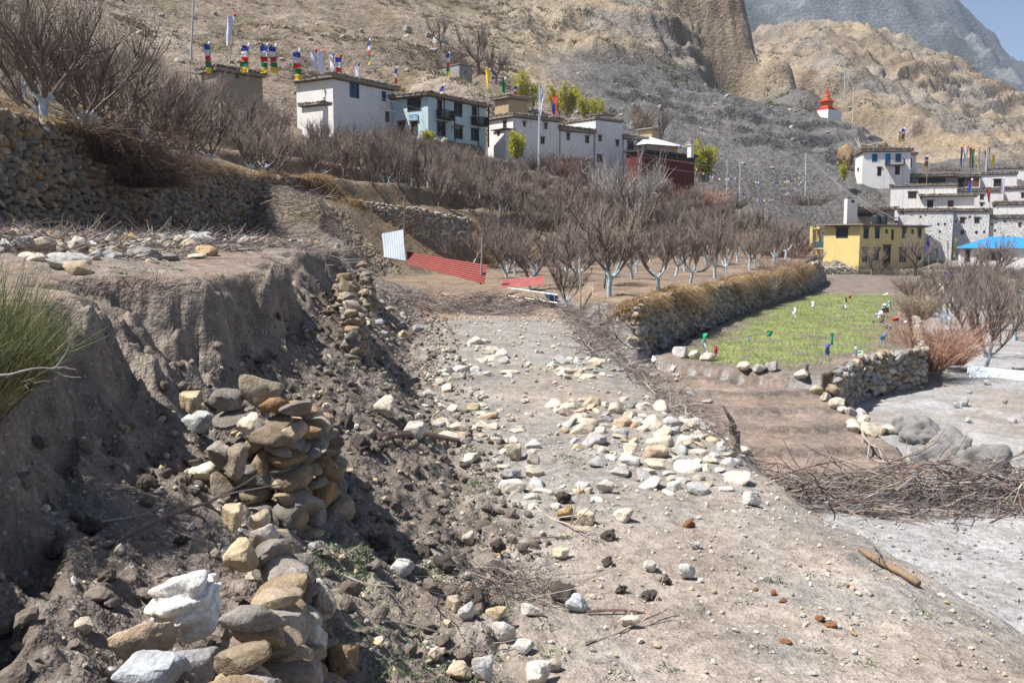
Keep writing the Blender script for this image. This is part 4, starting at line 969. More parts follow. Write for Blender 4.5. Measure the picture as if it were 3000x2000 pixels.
BOXG = (np.array([(x, y, z) for z in (-1, 1) for y in (-1, 1) for x in (-1, 1)], float), np.array([(0, 2, 1), (1, 2, 3), (4, 5, 6), (5, 7, 6), (0, 1, 4), (1, 5, 4), (2, 6, 3), (3, 6, 7), (0, 4, 2), (2, 4, 6), (1, 3, 5), (3, 7, 5)]))
STY = dict(  # frame, pane, surround width, lintel, vertical bars, horizontal bars
 blue=('blue', 'glass', .09, None, 1, 2), sblue=('sky_blue', 'green_blue', .10, None, 1, 1), bdoor=('sky_blue', 'sky_blue', .06, None, 0, 0), dark=('wood', 'glass', .16, 'brown', 2, 1), ddoor=('wood', 'wood', .10, 'brown', 0, 0),
 small=('brown', 'glass', .06, 'grey_wood', 1, 1), hole=('grey_wood', 'glass', .03, None, 0, 0), mauve=('mauve', 'redwood', .08, None, 1, 1), teal=('green_blue', 'glass', .09, 'brown', 2, 0), red=('redwood', 'glass', .08, 'grey_wood', 2, 1), rdoor=('redwood', 'redwood', .05, None, 0, 0), slit=('brown', 'glass', .05, None, 0, 1))
class House:
    def __init__(s, name, label, u, vb, vt, Y, th, ur, ul=None, depth=5., mat='white', cat='house', sub=2.5, group=None, base=None):
        s.P0 = at(u, vb, Y); s.z1 = at(u, vt, Y)[2] - s.P0[2]; s.mat = M[mat]; s.sub = sub
        t = R(th); s.a = np.array([math.sin(t), math.cos(t), 0]); s.b = np.array([-math.cos(t), math.sin(t), 0])
        s.wr = solve_len(s.P0, s.a, ur); s.wl = solve_len(s.P0, s.b, ul) if ul is not None else depth
        s.root = empty(name, s.P0, label, cat, group, R(90 - th)); s.w = {'R': [], 'L': []}; s.base = base
    def loc(s, face, u, v):
        d = ray(u, v); n = s.b if face == 'R' else s.a; C0 = np.array([0, 0, EYE]); t = np.dot(s.P0 - C0, n) / np.dot(d, n); P = C0 + d * t - s.P0
        return float(np.dot(P, s.a if face == 'R' else s.b)), float(P[2])
    def rect(s, face, u0, v0, u1, v1):
        um = (u0 + u1) / 2; vm = (v0 + v1) / 2
        s0, s1 = sorted((s.loc(face, u0, vm)[0], s.loc(face, u1, vm)[0])); z0, z1 = s.loc(face, um, v1)[1], s.loc(face, um, v0)[1]
        W = s.wr if face == 'R' else s.wl
        return max(.08, s0), min(W - .08, s1), max(.05, z0), min(s.z1 - .06, z1)
    def win(s, face, u0, v0, u1, v1, style='small', name='window'):
        s.w[face].append((*s.rect(face, u0, v0, u1, v1), style, name)); return s
    def P(s, face, q, z, out=0.):  # local point on a face, moved outwards
        return (q, -out, z) if face == 'R' else (-out, q, z)
    def slab(s, mb, face, q0, q1, z0, z1, o0, o1):
        if face == 'R': mb.box(q0, q1, -o1, -o0, z0, z1)
        else: mb.box(-o1, -o0, q0, q1, z0, z1)
    def walls(s):
        mb = MB(); rv = .16
        for face in 'RL':
            W = s.wr if face == 'R' else s.wl; ws_ = s.w[face]
            qs = sorted({0., W, *[w[0] for w in ws_], *[w[1] for w in ws_]}); zs = sorted({-s.sub, 0., s.z1, *[w[2] for w in ws_], *[w[3] for w in ws_]})
            inside = lambda q, z: any(w[0] < q < w[1] and w[2] < z < w[3] for w in ws_)
            for i in range(len(qs) - 1):
                for j in range(len(zs) - 1):
                    if qs[i + 1] - qs[i] < 1e-4 or zs[j + 1] - zs[j] < 1e-4: continue
                    if inside((qs[i] + qs[i + 1]) / 2, (zs[j] + zs[j + 1]) / 2): continue
                    c = [s.P(face, qs[i], zs[j]), s.P(face, qs[i + 1], zs[j]), s.P(face, qs[i + 1], zs[j + 1]), s.P(face, qs[i], zs[j + 1])]
                    mb.add(c if face == 'R' else c[::-1], [(0, 1, 2, 3)])
            for w in ws_:
                q0, q1, z0, z1 = w[:4]
                for A, B in (((q0, z0), (q1, z0)), ((q1, z0), (q1, z1)), ((q1, z1), (q0, z1)), ((q0, z1), (q0, z0))):
                    mb.add([s.P(face, *A), s.P(face, *B), s.P(face, *B, -rv), s.P(face, *A, -rv)], [(0, 1, 2, 3)])
        a, b, z0, z1 = s.wr, s.wl, -s.sub, s.z1
        mb.add([(a, 0, z0), (a, b, z0), (a, b, z1), (a, 0, z1)], [(0, 1, 2, 3)]); mb.add([(0, b, z0), (a, b, z0), (a, b, z1), (0, b, z1)], [(0, 3, 2, 1)])
        mb.build('wall', s.mat, s.root)
        for face in 'RL':
            for q0, q1, z0, z1, sty, nm in s.w[face]:
                fr, pn, sw, lin, nv, nh = STY[sty]; f = MB(); k = min(sw, (q1 - q0) * .3)
                s.slab(f, face, q0 - k * .5, q0 + k * .5, z0, z1, -.12, .03); s.slab(f, face, q1 - k * .5, q1 + k * .5, z0, z1, -.12, .03)
                s.slab(f, face, q0 - k * .5, q1 + k * .5, z1 - k * .3, z1 + k * .5, -.115, .034); s.slab(f, face, q0 - k * .5, q1 + k * .5, z0 - k * .5, z0 + k * .3, -.115, .036)
                for i in range(nv):
                    q = q0 + (q1 - q0) * (i + 1) / (nv + 1); s.slab(f, face, q - .025, q + .025, z0 + k * .3, z1 - k * .3, -.10, -.04)
                for i in range(nh):
                    z = z0 + (z1 - z0) * (i + 1) / (nh + 1); s.slab(f, face, q0 + k * .5, q1 - k * .5, z - .022, z + .022, -.098, -.045)
                w = f.build(nm, M[fr], s.root)
                p_ = MB(); s.slab(p_, face, q0, q1, z0, z1, -.15, -.115); p_.build('pane' if nm == 'window' else 'door_leaf', M[pn], w)
                if lin:
                    l = MB(); s.slab(l, face, q0 - k - .12, q1 + k + .12, z1 + k * .5 + .003, z1 + k * .5 + .13, -.05, .14); l.build('lintel', M[lin], w)
    def roof(s, over=.4, th=.22, wood=1, joists=True, mat='mud', parapet=0, woodl=(1, 1), ends=True):
        mb = MB(); a, b, z = s.wr, s.wl, s.z1
        mb.box(-over, a + over, -over, b + over, z + .14, z + .14 + th)
        mb.box(-over * .8, a + over * .8, -over * .8, b + over * .8, z + .09, z + .137)
        r = mb.build('roof', M[mat], s.root)
        if joists:
            j = MB()
            for q in np.arange(.2, a, .62): j.box(q - .06, q + .06, -over * .72, .3, z - .02, z + .088)
            for q in np.arange(.2, b, .62): j.box(-over * .72, .3, q - .06, q + .06, z - .022, z + .086)
            tag(j.build('joist_ends', M['brown'], r), kind='stuff')
        if wood:
            h = Heap(); zt = z + .14 + th
            for face, L, on in (('R', a, woodl[0]), ('L', b, woodl[1])):
                for q in (np.arange(-over, L + over, .105) if on else ()):
                    for k in range(wood):
                        if rng.random() < .12: continue
                        lw = rng.uniform(.16, .34); c = np.array((.20, .165, .14)) * rng.uniform(.35, 1.7) if rng.random() < .75 else np.array((.46, .43, .40)) * rng.uniform(.6, 1.)
                        o = over - lw * .8 + rng.normal(0, .06); p = s.P(face, q + rng.normal(0, .04), zt + .05 + k * .09 + rng.normal(0, .02), o)
                        h.add(BOXG, p, (.045 * rng.uniform(.7, 1.5), lw, .04 * rng.uniform(.7, 1.5)), (rng.normal(0, .15), rng.normal(0, .2), (0 if face == 'R' else math.pi / 2) + rng.normal(0, .25)), c)
            x = h.build('firewood', M['firewood'], r); 
            if x: tag(x, kind='stuff')
        return r
    def extra(s, name, mb, mat, parent=None): return mb.build(name, M.get(mat, mat) if isinstance(mat, str) else mat, parent or s.root)
def balcony(h, face, u0, v0, u1, v1, out=.8, posts=None):
    q0, q1, z0, z1 = h.rect(face, u0, v0, u1, v1)
    f = MB(); h.slab(f, face, q0, q1, z0 - .14, z0, 0.0, out); b = h.extra('balcony', f, 'wood')
    r = MB()
    h.slab(r, face, q0, q1, z1 - .06, z1, out - .06, out)
    for q in np.linspace(q0 + .03, q1 - .03, max(5, int((q1 - q0) / .16))): h.slab(r, face, q - .025, q + .025, z0 + .002, z1 - .062, out - .05, out - .01)
    for q in (q0, q1): h.slab(r, face, q - .03, q + .03, z0 + .002, z1, 0, out)
    h.extra('railing', r, 'wood', b)
    for q, zt in (posts or []):
        p = MB(); h.slab(p, face, q - .06, q + .06, -.3, zt, out - .1, out + .02); h.extra('post', p, 'wood')
# white house with blue windows
h = House('white_house', 'tall white house with blue-framed windows behind the bare orchard', 978, 400, 232, 100, 33, 1157, 872, mat='white')
for w in ((1025, 243, 1051, 286, 'blue'), (1119, 269, 1130, 296, 'blue'), (1129, 328, 1140, 357, 'mauve')): h.win('R', *w)
h.walls(); h.roof(.5, .3, 2)
# pale blue house
h = House('pale_blue_house', 'pale blue two-storey house with dark balconies and a sign over its door', 1255, 402, 283, 105, 33, 1423, 1150, mat='teal')
h.win('L', 1195, 291, 1232, 324, 'dark').win('L', 1204, 357, 1223, 397, 'ddoor', 'door').win('L', 1168, 359, 1186, 390, 'dark')
for w in ((1282, 295, 1294, 345, 'ddoor', 'door'), (1334, 305, 1353, 340, 'dark'), (1383, 315, 1396, 364, 'ddoor', 'door'), (1281, 361, 1304, 398, 'dark'), (1335, 371, 1354, 405, 'dark'), (1381, 380, 1400, 411, 'dark')): h.win('R', *w)
h.walls(); h.roof(.55, .2, 2)
for (u0, u1, v0, v1) in ((1279, 1318, 324, 348), (1380, 1418, 343, 366)):
    q0, q1, _, _ = h.rect('R', u0, v0, u1, v1); balcony(h, 'R', u0, v0, u1, v1, .75, [(q0 + .5, h.z1), (q1 - .05, h.z1)])
q0, q1, z0, z1 = h.rect('L', 1200, 336, 1226, 354); f = MB(); h.slab(f, 'L', q0, q1, z0, z1, .06, .10)
sg = h.extra('sign', f, plain('sign_blue', (.06, .22, .42), scale=3, var=.2)); sg['label'] = 'blue signboard with white lettering over the door'
f = MB(); h.slab(f, 'L', q0 + .04, q1 - .04, z0 + .03, z0 + (z1 - z0) * .42, .102, .106); h.extra('lower_band', f, plain('sign_pale', (.30, .50, .68), scale=3, var=.2), sg)
f = MB(); g_ = np.random.default_rng(5); q = q0 + .08        # unreadable white letters, two words
while q < q1 - .1:
    wd = g_.uniform(.05, .10); hh = (z1 - z0) * g_.uniform(.25, .36); zc = z0 + (z1 - z0) * .52
    h.slab(f, 'L', q, q + .025, zc, zc + hh, .102, .11); h.slab(f, 'L', q, q + wd, zc + hh * g_.choice([0, .5, .8]), zc + hh * g_.choice([0, .5, .8]) + .03, .1022, .1102); q += wd + .035
h.extra('lettering', f, plain('sign_white', (.7, .72, .74), var=.1), sg)
q0, q1, z0, z1 = h.rect('R', 1309, 371, 1332, 379); f = MB(); h.slab(f, 'R', q0, q1, z0, z1, .78, .83); h.extra('plank', f, 'brown')
# long white house in four blocks, one behind the other along its front
P0 = at(1503, 430, 118)
def linept(t): return P0 + t * np.array([math.sin(R(50)), math.cos(R(50)), 0])
def blk(name, label, t, u1, vt, vb, mat='white', depth=6, sub=3.5, ul=None, off=0):
    p = linept(t) + off * np.array([-math.cos(R(50)), math.sin(R(50)), 0]); u, _ = proj(p); return House(name, label, u, vb, vt, p[1], 50, u1, ul, depth, mat, sub=sub)
h = blk('long_house', 'long white house, left block with a small porch', 0, 1638, 345, 432, ul=1430)
h.win('R', 1533, 358, 1540, 372).win('R', 1595, 362, 1603, 378).win('R', 1584, 403, 1595, 421).win('L', 1474, 355, 1484, 375); h.walls(); h.roof(.35, .3, 2)
h = House('porch', 'small white porch block with a tiny window at the corner of the long house', 1481, 427, 381, 115.2, 50, 1502, 1446, mat='white', cat='outbuilding'); h.win('L', 1457, 387, 1464, 397); h.walls(); h.roof(.3, .08, 0, mat='grey_wood', joists=False)
h = blk('long_house', 'long white house, low middle block with firewood on its roof', 8.05, 1738, 384, 500, 'white', off=-.05)
h.win('R', 1660, 391, 1669, 410).win('R', 1715, 400, 1725, 419); h.walls(); h.roof(.3, .3, 3)
f = MB(); h.slab(f, 'R', 0.02, h.wr - .02, -3, 1.75, -.1, .06); s_ = h.extra('stone_base', f, 'stone')
f = MB()
for q in np.arange(.4, h.wr, .75): h.slab(f, 'R', q, q + .13, 1.85, 1.98, -.05, .10)
tag(h.extra('beam_ends', f, 'wood'), kind='stuff')
h = blk('long_house', 'long white house, tall right block with a low brown door', 14.5, 1822, 352, 500, 'white', off=.02)
h.win('R', 1753, 398, 1762, 414).win('R', 1804, 412, 1813, 429).win('R', 1749, 452, 1765, 476, 'rdoor', 'door'); h.walls(); h.roof(.15, .2, 1)
h = blk('long_house', 'long white house, lowest end block beside the red building', 20.1, 1890, 408, 510, 'white', off=.06); h.win('R', 1838, 414, 1855, 446, 'red'); h.walls(); h.roof(.3, .3, 2)
h = House('adobe_storey', 'tan adobe upper storey behind the long white house', 1490, 345, 290, 132, 50, 1546, 1450, mat='adobe'); h.walls(); h.roof(.5, .25, 2)
h = House('roof_room', 'small cream roof room on the long white house', 1768, 372, 338, 138, 50, 1797, depth=3, mat='adobe', cat='outbuilding'); h.walls(); h.roof(.3, .15, 1)
# red building, pavilion, little spire
h = House('red_building', 'dark red windowless temple building with a black roof edge', 1880, 565, 447, 122, 45, 2033, depth=2.6, mat='red', cat='temple', sub=4)
h.walls(); r = h.roof(.35, .25, 1, joists=False, mat='wood', woodl=(0, 0))
f = MB(); h.slab(f, 'R', -.02, h.wr + .02, h.z1 - .55, h.z1 - .02, -.1, .05); h.extra('dark_band', f, 'wood')
f = MB()
for q in np.arange(.1, h.wr, .3): h.slab(f, 'R', q, q + .14, h.z1 - .68, h.z1 - .565, -.05, .09)
tag(h.extra('beam_ends', f, plain('pale_red', (.45, .25, .2))), kind='stuff')
h = House('pavilion', 'pinkish pavilion with a white hipped metal roof behind the red building', 1895, 440, 424, 131, 55, 1985, depth=7, mat='pink', cat='outbuilding', sub=5); h.walls()
m_tin = plain('pale_tin', (.62, .66, .68), rough=.4, scale=3, var=.12, metal=.1)
f = MB(); a, b, z, o = h.wr, h.wl, h.z1, .9
f.add([(-o, -o, z), (a + o, -o, z), (a + o, b + o, z), (-o, b + o, z), (a * .35, b * .5, z + 1.6), (a * .65, b * .5, z + 1.6)], [(0, 1, 5, 4), (1, 2, 5), (2, 3, 4, 5), (3, 0, 4), (3, 2, 1, 0)]); f.build('roof', m_tin, h.root)
h = House('roof_turret', 'small tan turret with a flat cap above the pavilion roof', 1910, 402, 380, 137, 50, 1932, depth=2.4, mat='adobe', cat='outbuilding', sub=3); h.walls(); h.roof(.4, .14, 0, joists=False, mat='grey_wood')
p = at(2023, 440, 128); o = empty('roof_spire', p, 'small white roof spire with a pointed top on the red building', 'spire')
MB().lathe([(.45, -1), (.45, .55), (.6, .6), (.6, .7)], 4).build('spire_base', M['white'], o); MB().lathe([(.34, .7), (.26, .9), (.22, 1.3), (.12, 1.6), (.02, 2.3)], 10).build('spire_top', plain('spire_paint', (.25, .17, .22)), o)
# grey block hut and houses hidden in the left orchard
h = House('block_hut', 'grey concrete-block hut alone on the slope', 1346, 262, 191, 160, 45, 1384, 1280, mat='block', cat='hut'); h.win('R', 1362, 208, 1367, 215, 'hole'); h.walls(); h.roof(.1, .12, 0, joists=False)
h = House('mud_house', 'low mud-roofed house behind the row of prayer flags', 640, 250, 210, 104, 40, 770, 590, mat='mudw'); h.win('R', 690, 216, 700, 230, 'hole'); h.walls(); h.roof(.4, .3, 3)
h = House('low_annex', 'low plastered annex in front of the white house', 946, 350, 310, 95, 33, 962, 885, mat='white', cat='outbuilding'); h.walls(); h.roof(.3, .2, 1)
# white house under the shale spur
h = House('spur_house', 'white house with bright blue door and balcony under the tan boulder', 2525, 537, 447, 163, 100, 2665, 2503, mat='white')
h.win('R', 2555, 452, 2570, 473, 'sblue').win('R', 2594, 450, 2608, 481, 'bdoor', 'door').win('R', 2624, 451, 2639, 473, 'sblue').win('R', 2571, 491, 2581, 514, 'ddoor', 'door').win('R', 2623, 489, 2635, 511, 'ddoor', 'door').win('L', 2512, 492, 2517, 502, 'hole'); h.walls(); h.roof(.35, .3, 3)
balcony(h, 'R', 2593, 467, 2647, 483, .9)
h = House('side_room', 'small white side room with a blue door', 2664, 492, 455, 164.5, 100, 2683, depth=3, mat='white', cat='outbuilding'); h.win('R', 2665, 464, 2671, 491, 'bdoor', 'door'); h.walls(); h.roof(.3, .25, 2)
# yellow house
h = House('yellow_house', 'yellow two-storey house with dark green shutters and a flat roof', 2515, 789, 662, 122, 45, 2705, 2410, mat='yellow')
h.win('L', 2450, 669, 2484, 696, 'teal')
for w in ((2530, 671, 2544, 698), (2563.5, 671, 2576, 698), (2643, 672, 2654, 698), (2688, 671, 2699, 697), (2527, 738, 2540, 766), (2560, 737, 2574, 761), (2635, 736, 2653.5, 767), (2682, 736, 2698, 761)): h.win('R', *w, 'teal')
h.win('R', 2594, 672, 2600, 684, 'slit').win('R', 2611, 672, 2618, 703, 'slit').win('R', 2670, 672, 2676, 684, 'slit').win('R', 2587, 720, 2608, 785, 'ddoor', 'door')
h.walls(); r = h.roof(.75, .13, 0, mat='grey_wood')
for face in 'RL':                                     # stepped timber brackets over the windows
    for q0, q1, z0, z1, sty, nm in h.w[face]:
        if sty == 'teal':
            for k in range(3):
                f = MB(); e = .12 + .13 * k; h.slab(f, face, q0 - e, q1 + e, z1 + .2 + .13 * k, z1 + .315 + .13 * k, 0., .10 + .10 * k); h.extra('bracket', f, ('wood', 'grey_wood', 'brown')[k])
f = MB(); L = h.wl                                    # open porch at the left end
for zz in (0.1, 2.75, h.z1 - .2): f.box(-.0, 2.2, L, L + 2.0, zz - .15, zz)
f.box(-.02, .5, L + 1.6, L + 2.02, -2, h.z1); f.box(1.8, 2.2, L + 1.6, L + 2.0, -2, h.z1); h.extra('porch', f, 'yellow')
f = MB(); f.box(.0, .08, L + .1, L + 1.55, 2.76, 3.6); h.extra('balcony_panel', f, 'green_blue')
for k, (u, lab) in enumerate(((2566, 'black plastic water tank at the left on the yellow house roof'), (2588, 'black plastic water tank at the right on the yellow house roof'))):
    p = at(u, 652, 133); o = empty('water_tank', p, lab, 'water tank'); m_ = plain('black_plastic', (.03, .032, .035), rough=.45, var=.2)
    MB().lathe([(.5, -.6), (.52, 0), (.55, .1), (.52, .18), (.55, .35), (.52, .43), (.55, .6), (.52, .68), (.54, .9), (.4, 1.08)], 20).build('tank_body', m_, o, True); MB().lathe([(.2, 1.07), (.2, 1.17), (.15, 1.2)], 12).build('lid', m_, o)
# village blocks on the right, stepped up the slope
def vblock(name, label, u0, u1, vb, vt, Y, th=114, wins=(), mat='white2', wood=2, depth=6, ul=None, sub=3, over=.2, roofth=.25):
    h = House(name, label, u0, vb, vt, Y, th, u1, ul, depth, mat, sub=sub)
    for w in wins: h.win('R', *w)
    h.walls(); h.roof(over, roofth, wood); return h
H_ = lambda *r: [(a, b, a + 6, b + 6, 'hole') for a, b in r]
vblock('village_house', 'big whitewashed stone house wall left of the dark seam', 2626, 2786, 760, 622, 140, 114, H_((2642, 621), (2694, 632), (2750, 675), (2690, 660), (2746, 653), (2765, 653), (2722, 690)) + [(2694, 631, 2703, 640, 'small')][:0])
vblock('village_house', 'big whitewashed stone house wall with two square windows', 2788, 2892, 760, 622, 140.5, 114, [(2813, 637, 2826, 653), (2855, 637, 2869, 653), (2814, 676, 2824, 687), (2857, 676, 2864, 684, 'hole')] + H_((2798, 645), (2838, 632), (2880, 676)))
vblock('village_house', 'whitewashed stone house at the right edge under a brown roof band', 2893, 3060, 760, 642, 139, 114, [(2984, 652, 2991, 664), (2949, 691, 2958, 700, 'hole')] + H_((2903, 654), (2912, 672), (2940, 645)), wood=3)
vblock('village_house', 'low cream house with a dark doorway and a brown shutter', 2703, 2853, 612, 578, 148, 114, [(2717, 589, 2733, 607, 'ddoor'), (2777, 588, 2793, 605, 'rdoor')], mat='white', wood=1, over=.6)
vblock('village_house', 'wide white house with stained wall and one brown window', 2608, 2802, 592, 549, 153, 114, [(2661, 562, 2684, 580, 'red')], mat='white', wood=1)
vblock('village_house', 'small white house with two stacked square windows', 2806, 2938, 606, 563, 156, 114, [(2871, 569, 2882, 584), (2872, 594, 2880, 603)], mat='white', wood=3)
vblock('village_house', 'white house at the right edge with one black window', 2940, 3060, 592, 556, 157, 114, [(2992, 565, 3006, 579)], mat='white', wood=2)
vblock('village_house', 'plain white wall with a firewood roof below the red banner', 2916, 3060, 640, 602, 146, 114, (), mat='white', wood=3)
h = vblock('open_barn', 'open-fronted barn with a dark inside and a stone roof', 2672, 2800, 546, 521, 163, 114, [(2690, 522, 2768, 545, 'ddoor')], mat='stone', wood=3, over=.5)
vblock('village_house', 'short white house with a red-brown door panel', 2801, 2871, 548, 521, 164, 114, [(2830, 521, 2868, 546, 'rdoor'), (2806, 521, 2828, 546, 'ddoor')], mat='white', wood=3)
vblock('village_house', 'white house with an arched dark opening', 2872, 2978, 550, 514, 166, 114, [(2912, 526, 2932, 545, 'ddoor')], mat='white', wood=2)
vblock('village_house', 'highest pale wall at the back of the village', 2898, 3060, 524, 497, 178, 114, (), mat='white', wood=1)
h = House('toilet_tower', 'narrow white tower hut with one tiny window', 2481, 634, 582, 136, 60, 2511, 2472, mat='white', cat='hut'); h.win('R', 2494, 586, 2503, 594, 'hole'); h.walls(); h.roof(.08, .08, 0, joists=False)
h = House('stone_shed', 'low dark stone shed with stacked wood behind the yellow house', 2512, 650, 618, 138, 105, 2620, depth=5, mat='stone', cat='shed'); h.win('R', 2515, 624, 2570, 634, 'ddoor'); h.walls(); h.roof(.5, .2, 3)
h = House('blue_roofed_house', 'white house under a bright blue hipped metal roof', 2812, 778, 727, 121, 114, 3080, depth=8, mat='white', cat='house'); h.win('R', 2828, 735, 2840, 765, 'dark').win('R', 2948, 745, 2958, 766, 'dark').win('R', 2880, 738, 2930, 762, 'ddoor'); h.walls()
m_blue = plain('blue_tin', (.03, .26, .62), rough=.35, scale=3, var=.12)
f = MB(); a, b, z, o = h.wr, h.wl, h.z1, .45
f.add([(-o, -o, z + .02), (a + o, -o, z + .02), (a + o, b + o, z + .02), (-o, b + o, z + .02), (b * .45, b * .5, z + 1.5), (a - b * .45, b * .5, z + 1.5)], [(0, 1, 5, 4), (1, 2, 5), (2, 3, 4, 5), (3, 0, 4), (3, 2, 1, 0)]); rf = f.build('roof', m_blue, h.root)
f = MB()
for q in np.arange(0, a, .8): f.box(q, q + .04, -o - .02, -o + .02, z - .08, z + .018)
tag(f.build('roof_ribs', m_blue, rf), kind='stuff')
h = House('flag_hut', 'low white hut under a thick brushwood roof beside two prayer flags', 2776, 855, 800, 95, 70, 2852, 2747, mat='white', cat='hut'); h.win('R', 2782, 815, 2798, 850, 'ddoor', 'door'); h.walls(); h.roof(.6, .3, 3)
# red stupa on the spur
p = at(2422, 325, 230) - np.array([0, 0, 1.1]); o = empty('stupa', p, 'red and orange stupa on a white plinth high on the shale spur', 'stupa', rz=R(35)); o.scale = (.8, .8, .82)
m_sr, m_so, m_sw, m_sg = plain('stupa_red', (.55, .05, .03), var=.15), plain('stupa_orange', (.62, .17, .04), var=.15), M['white'], plain('gilt', (.6, .38, .08), rough=.35)
k = 230 / F
def sq(mb, w, z0, z1, w1=None): w1 = w if w1 is None else w1; mb.hexa([(-w, -w, z0), (w, -w, z0), (w, w, z0), (-w, w, z0), (-w1, -w1, z1), (w1, -w1, z1), (w1, w1, z1), (-w1, w1, z1)])
f = MB(); f.box(-2.0, 4.6, -2.0, 2.0, -3, 1.45); f.build('plinth', m_sw, o)
f = MB(); sq(f, 1.95, 1.45, 1.75); sq(f, 1.65, 1.752, 2.05); sq(f, 1.4, 2.052, 2.3); f.build('steps', m_sr, o)
f = MB(); sq(f, 1.15, 2.3, 4.0, 1.3); f.build('drum', m_so, o); f = MB(); sq(f, 1.95, 4.0, 4.25, 1.75); sq(f, 1.3, 4.252, 4.7, 1.0); f.build('cornice', m_sr, o)
MB().lathe([(.95, 4.7), (1.05, 5.0), (.7, 5.4), (.85, 5.5), (.85, 5.75), (.6, 5.9)], 18).build('dome', m_so, o, True)
f = MB()
for i in range(7): r_ = .62 - .07 * i; f.lathe([(r_ * .8, 5.9 + .28 * i), (r_, 5.98 + .28 * i), (r_ * .75, 6.17 + .28 * i)], 14)
f.build('spire', m_sr, o); MB().lathe([(.1, 7.85), (.3, 7.95), (.12, 8.15), (.2, 8.35), (.02, 8.7)], 10).build('finial', m_sg, o, True)
f = MB()
for q in np.arange(2.2, 4.6, .45): f.tube([(q, -1.9, 1.45), (q, -1.9, 2.3)], .05, 4)
f.tube([(2.1, -1.9, 2.25), (4.6, -1.9, 2.25)], .05, 4); f.build('railing', M['adobe'], o)
# tan boulder beside the spur house
q, f_ = rock_geo(2001, 3, 6, 12, .22); p = at(2478, 468, 172); s_ = 172 / F
tag(obj('boulder', mesh('boulder', q, f_, plain('tan_conglomerate', (.42, .28, .16), scale=1.2, var=.45, bs=1., bd=.4, world_=True), True), None, p, (0, .1, .4), (34 * s_, 30 * s_, 46 * s_)), 'huge tan conglomerate boulder beside the white spur house', 'boulder')
# poles lying on the spur house roof, stacked brushwood roofs
# ------------------------------------------------------------------ bushes, grass and scrub
def ribbons(g, P, D, L, w, bend=.3, seg=3, drop=0., taper=.85):
    """curved tapering blades: P roots, D directions, L lengths, w widths (arrays)"""
    n = len(P); D = D / np.linalg.norm(D, axis=1, keepdims=True); sd = np.cross(D, g.normal(size=(n, 3))); sd /= np.linalg.norm(sd, axis=1, keepdims=True) + 1e-9
    cv = g.normal(0, bend, (n, 3)); cv[:, 2] -= drop; out = []
    for i in range(seg + 1):
        t = i / seg; c = P + D * (L * t)[:, None] + cv * (L * t * t)[:, None]; ww = (w * (1 - taper * t))[:, None] * .5
        out += [c - sd * ww, c + sd * ww]
    V_ = np.stack(out, 1).reshape(-1, 3); b = (np.arange(n) * 2 * (seg + 1))[:, None]
    Fq = np.concatenate([b + np.array([2 * i, 2 * i + 1, 2 * i + 3, 2 * i + 2]) for i in range(seg)], 0)
    return V_, Fq
def colmat(name, rough=.85, trans=0.):
    m, nt, b = newmat(name, rough); c = N(nt, 'ShaderNodeVertexColor', layer_name='Col').outputs['Color']; n = noise(nt, geo(nt), 5, 2)
    c = mix(nt, 1., c, ramp(nt, n.outputs[0], .3, .7, (.75, .75, .75), (1.25, 1.25, 1.25)), 'MULTIPLY'); nt.links.new(c, b.inputs['Base Color'])
    if trans:
        t = nt.nodes.new('ShaderNodeBsdfTranslucent'); nt.links.new(c, t.inputs[0]); x = nt.nodes.new('ShaderNodeMixShader'); x.inputs[0].default_value = trans
        nt.links.new(b.outputs[0], x.inputs[1]); nt.links.new(t.outputs[0], x.inputs[2]); nt.links.new(x.outputs[0], nt.nodes['Material Output'].inputs[0])
    return m
m_blade = colmat('blade', .8, .25); m_stem = colmat('stem', .85)
def tint(g, n, per, cols, var=.2):
    cols = np.array(cols); c = cols[g.integers(len(cols), size=n)] * g.uniform(1 - var, 1 + var, (n, 1)); return np.repeat(c, per, 0)
def bush(x, y, hgt, wid, label, cols, n=900, name='bush', z=None, seed=0, w=.012, lean=(0, 0), stiff=.9, sub=2, kind=None, group=None, cat='bush', droop=.1, dy=1., size=None):
    """twiggy shrub: stems from the base, each carrying side twigs"""
    g = np.random.default_rng(seed + int(abs(x * 37 + y * 11))); z = gz(x, y) if z is None else z
    m_ = n // (1 + sub); a = g.uniform(0, 6.283, m_); r = np.sqrt(g.random(m_)) * .5
    Pb = np.stack([np.cos(a) * r * wid * .45, np.sin(a) * r * wid * .45 * dy, np.zeros(m_) - .1], -1)
    D = np.stack([np.cos(a) * r * wid * 1.15 + lean[0], np.sin(a) * r * wid * 1.15 * dy + lean[1], hgt * g.uniform(.55, 1.0, m_) * stiff + .05], -1)
    L = np.linalg.norm(D, axis=1) * g.uniform(.75, 1.1, m_)
    V1, F1 = ribbons(g, Pb, D, L, np.full(m_, w * 1.5), .18, 3, droop)
    C1 = tint(g, m_, 8, cols)
    k = m_ * sub; i = g.integers(m_, size=k); t = g.uniform(.25, .95, k); Dn = D[i] / np.linalg.norm(D[i], axis=1, keepdims=True)
    P2 = Pb[i] + Dn * (L[i] * t)[:, None] * np.array([1, 1, 1 - .0]) ; D2 = Dn + g.normal(0, .5, (k, 3)); L2 = L[i] * g.uniform(.15, .45, k)
    V2, F2 = ribbons(g, P2, D2, L2, np.full(k, w), .2, 2, droop); C2 = tint(g, k, 6, cols)
    me = mesh(name, np.concatenate([V1, V2]), np.concatenate([F1, F2 + len(V1)]), m_stem, False, np.concatenate([C1, C2]))
    return tag(obj(name, me, None, (x, y, z)), label, cat, group, kind)
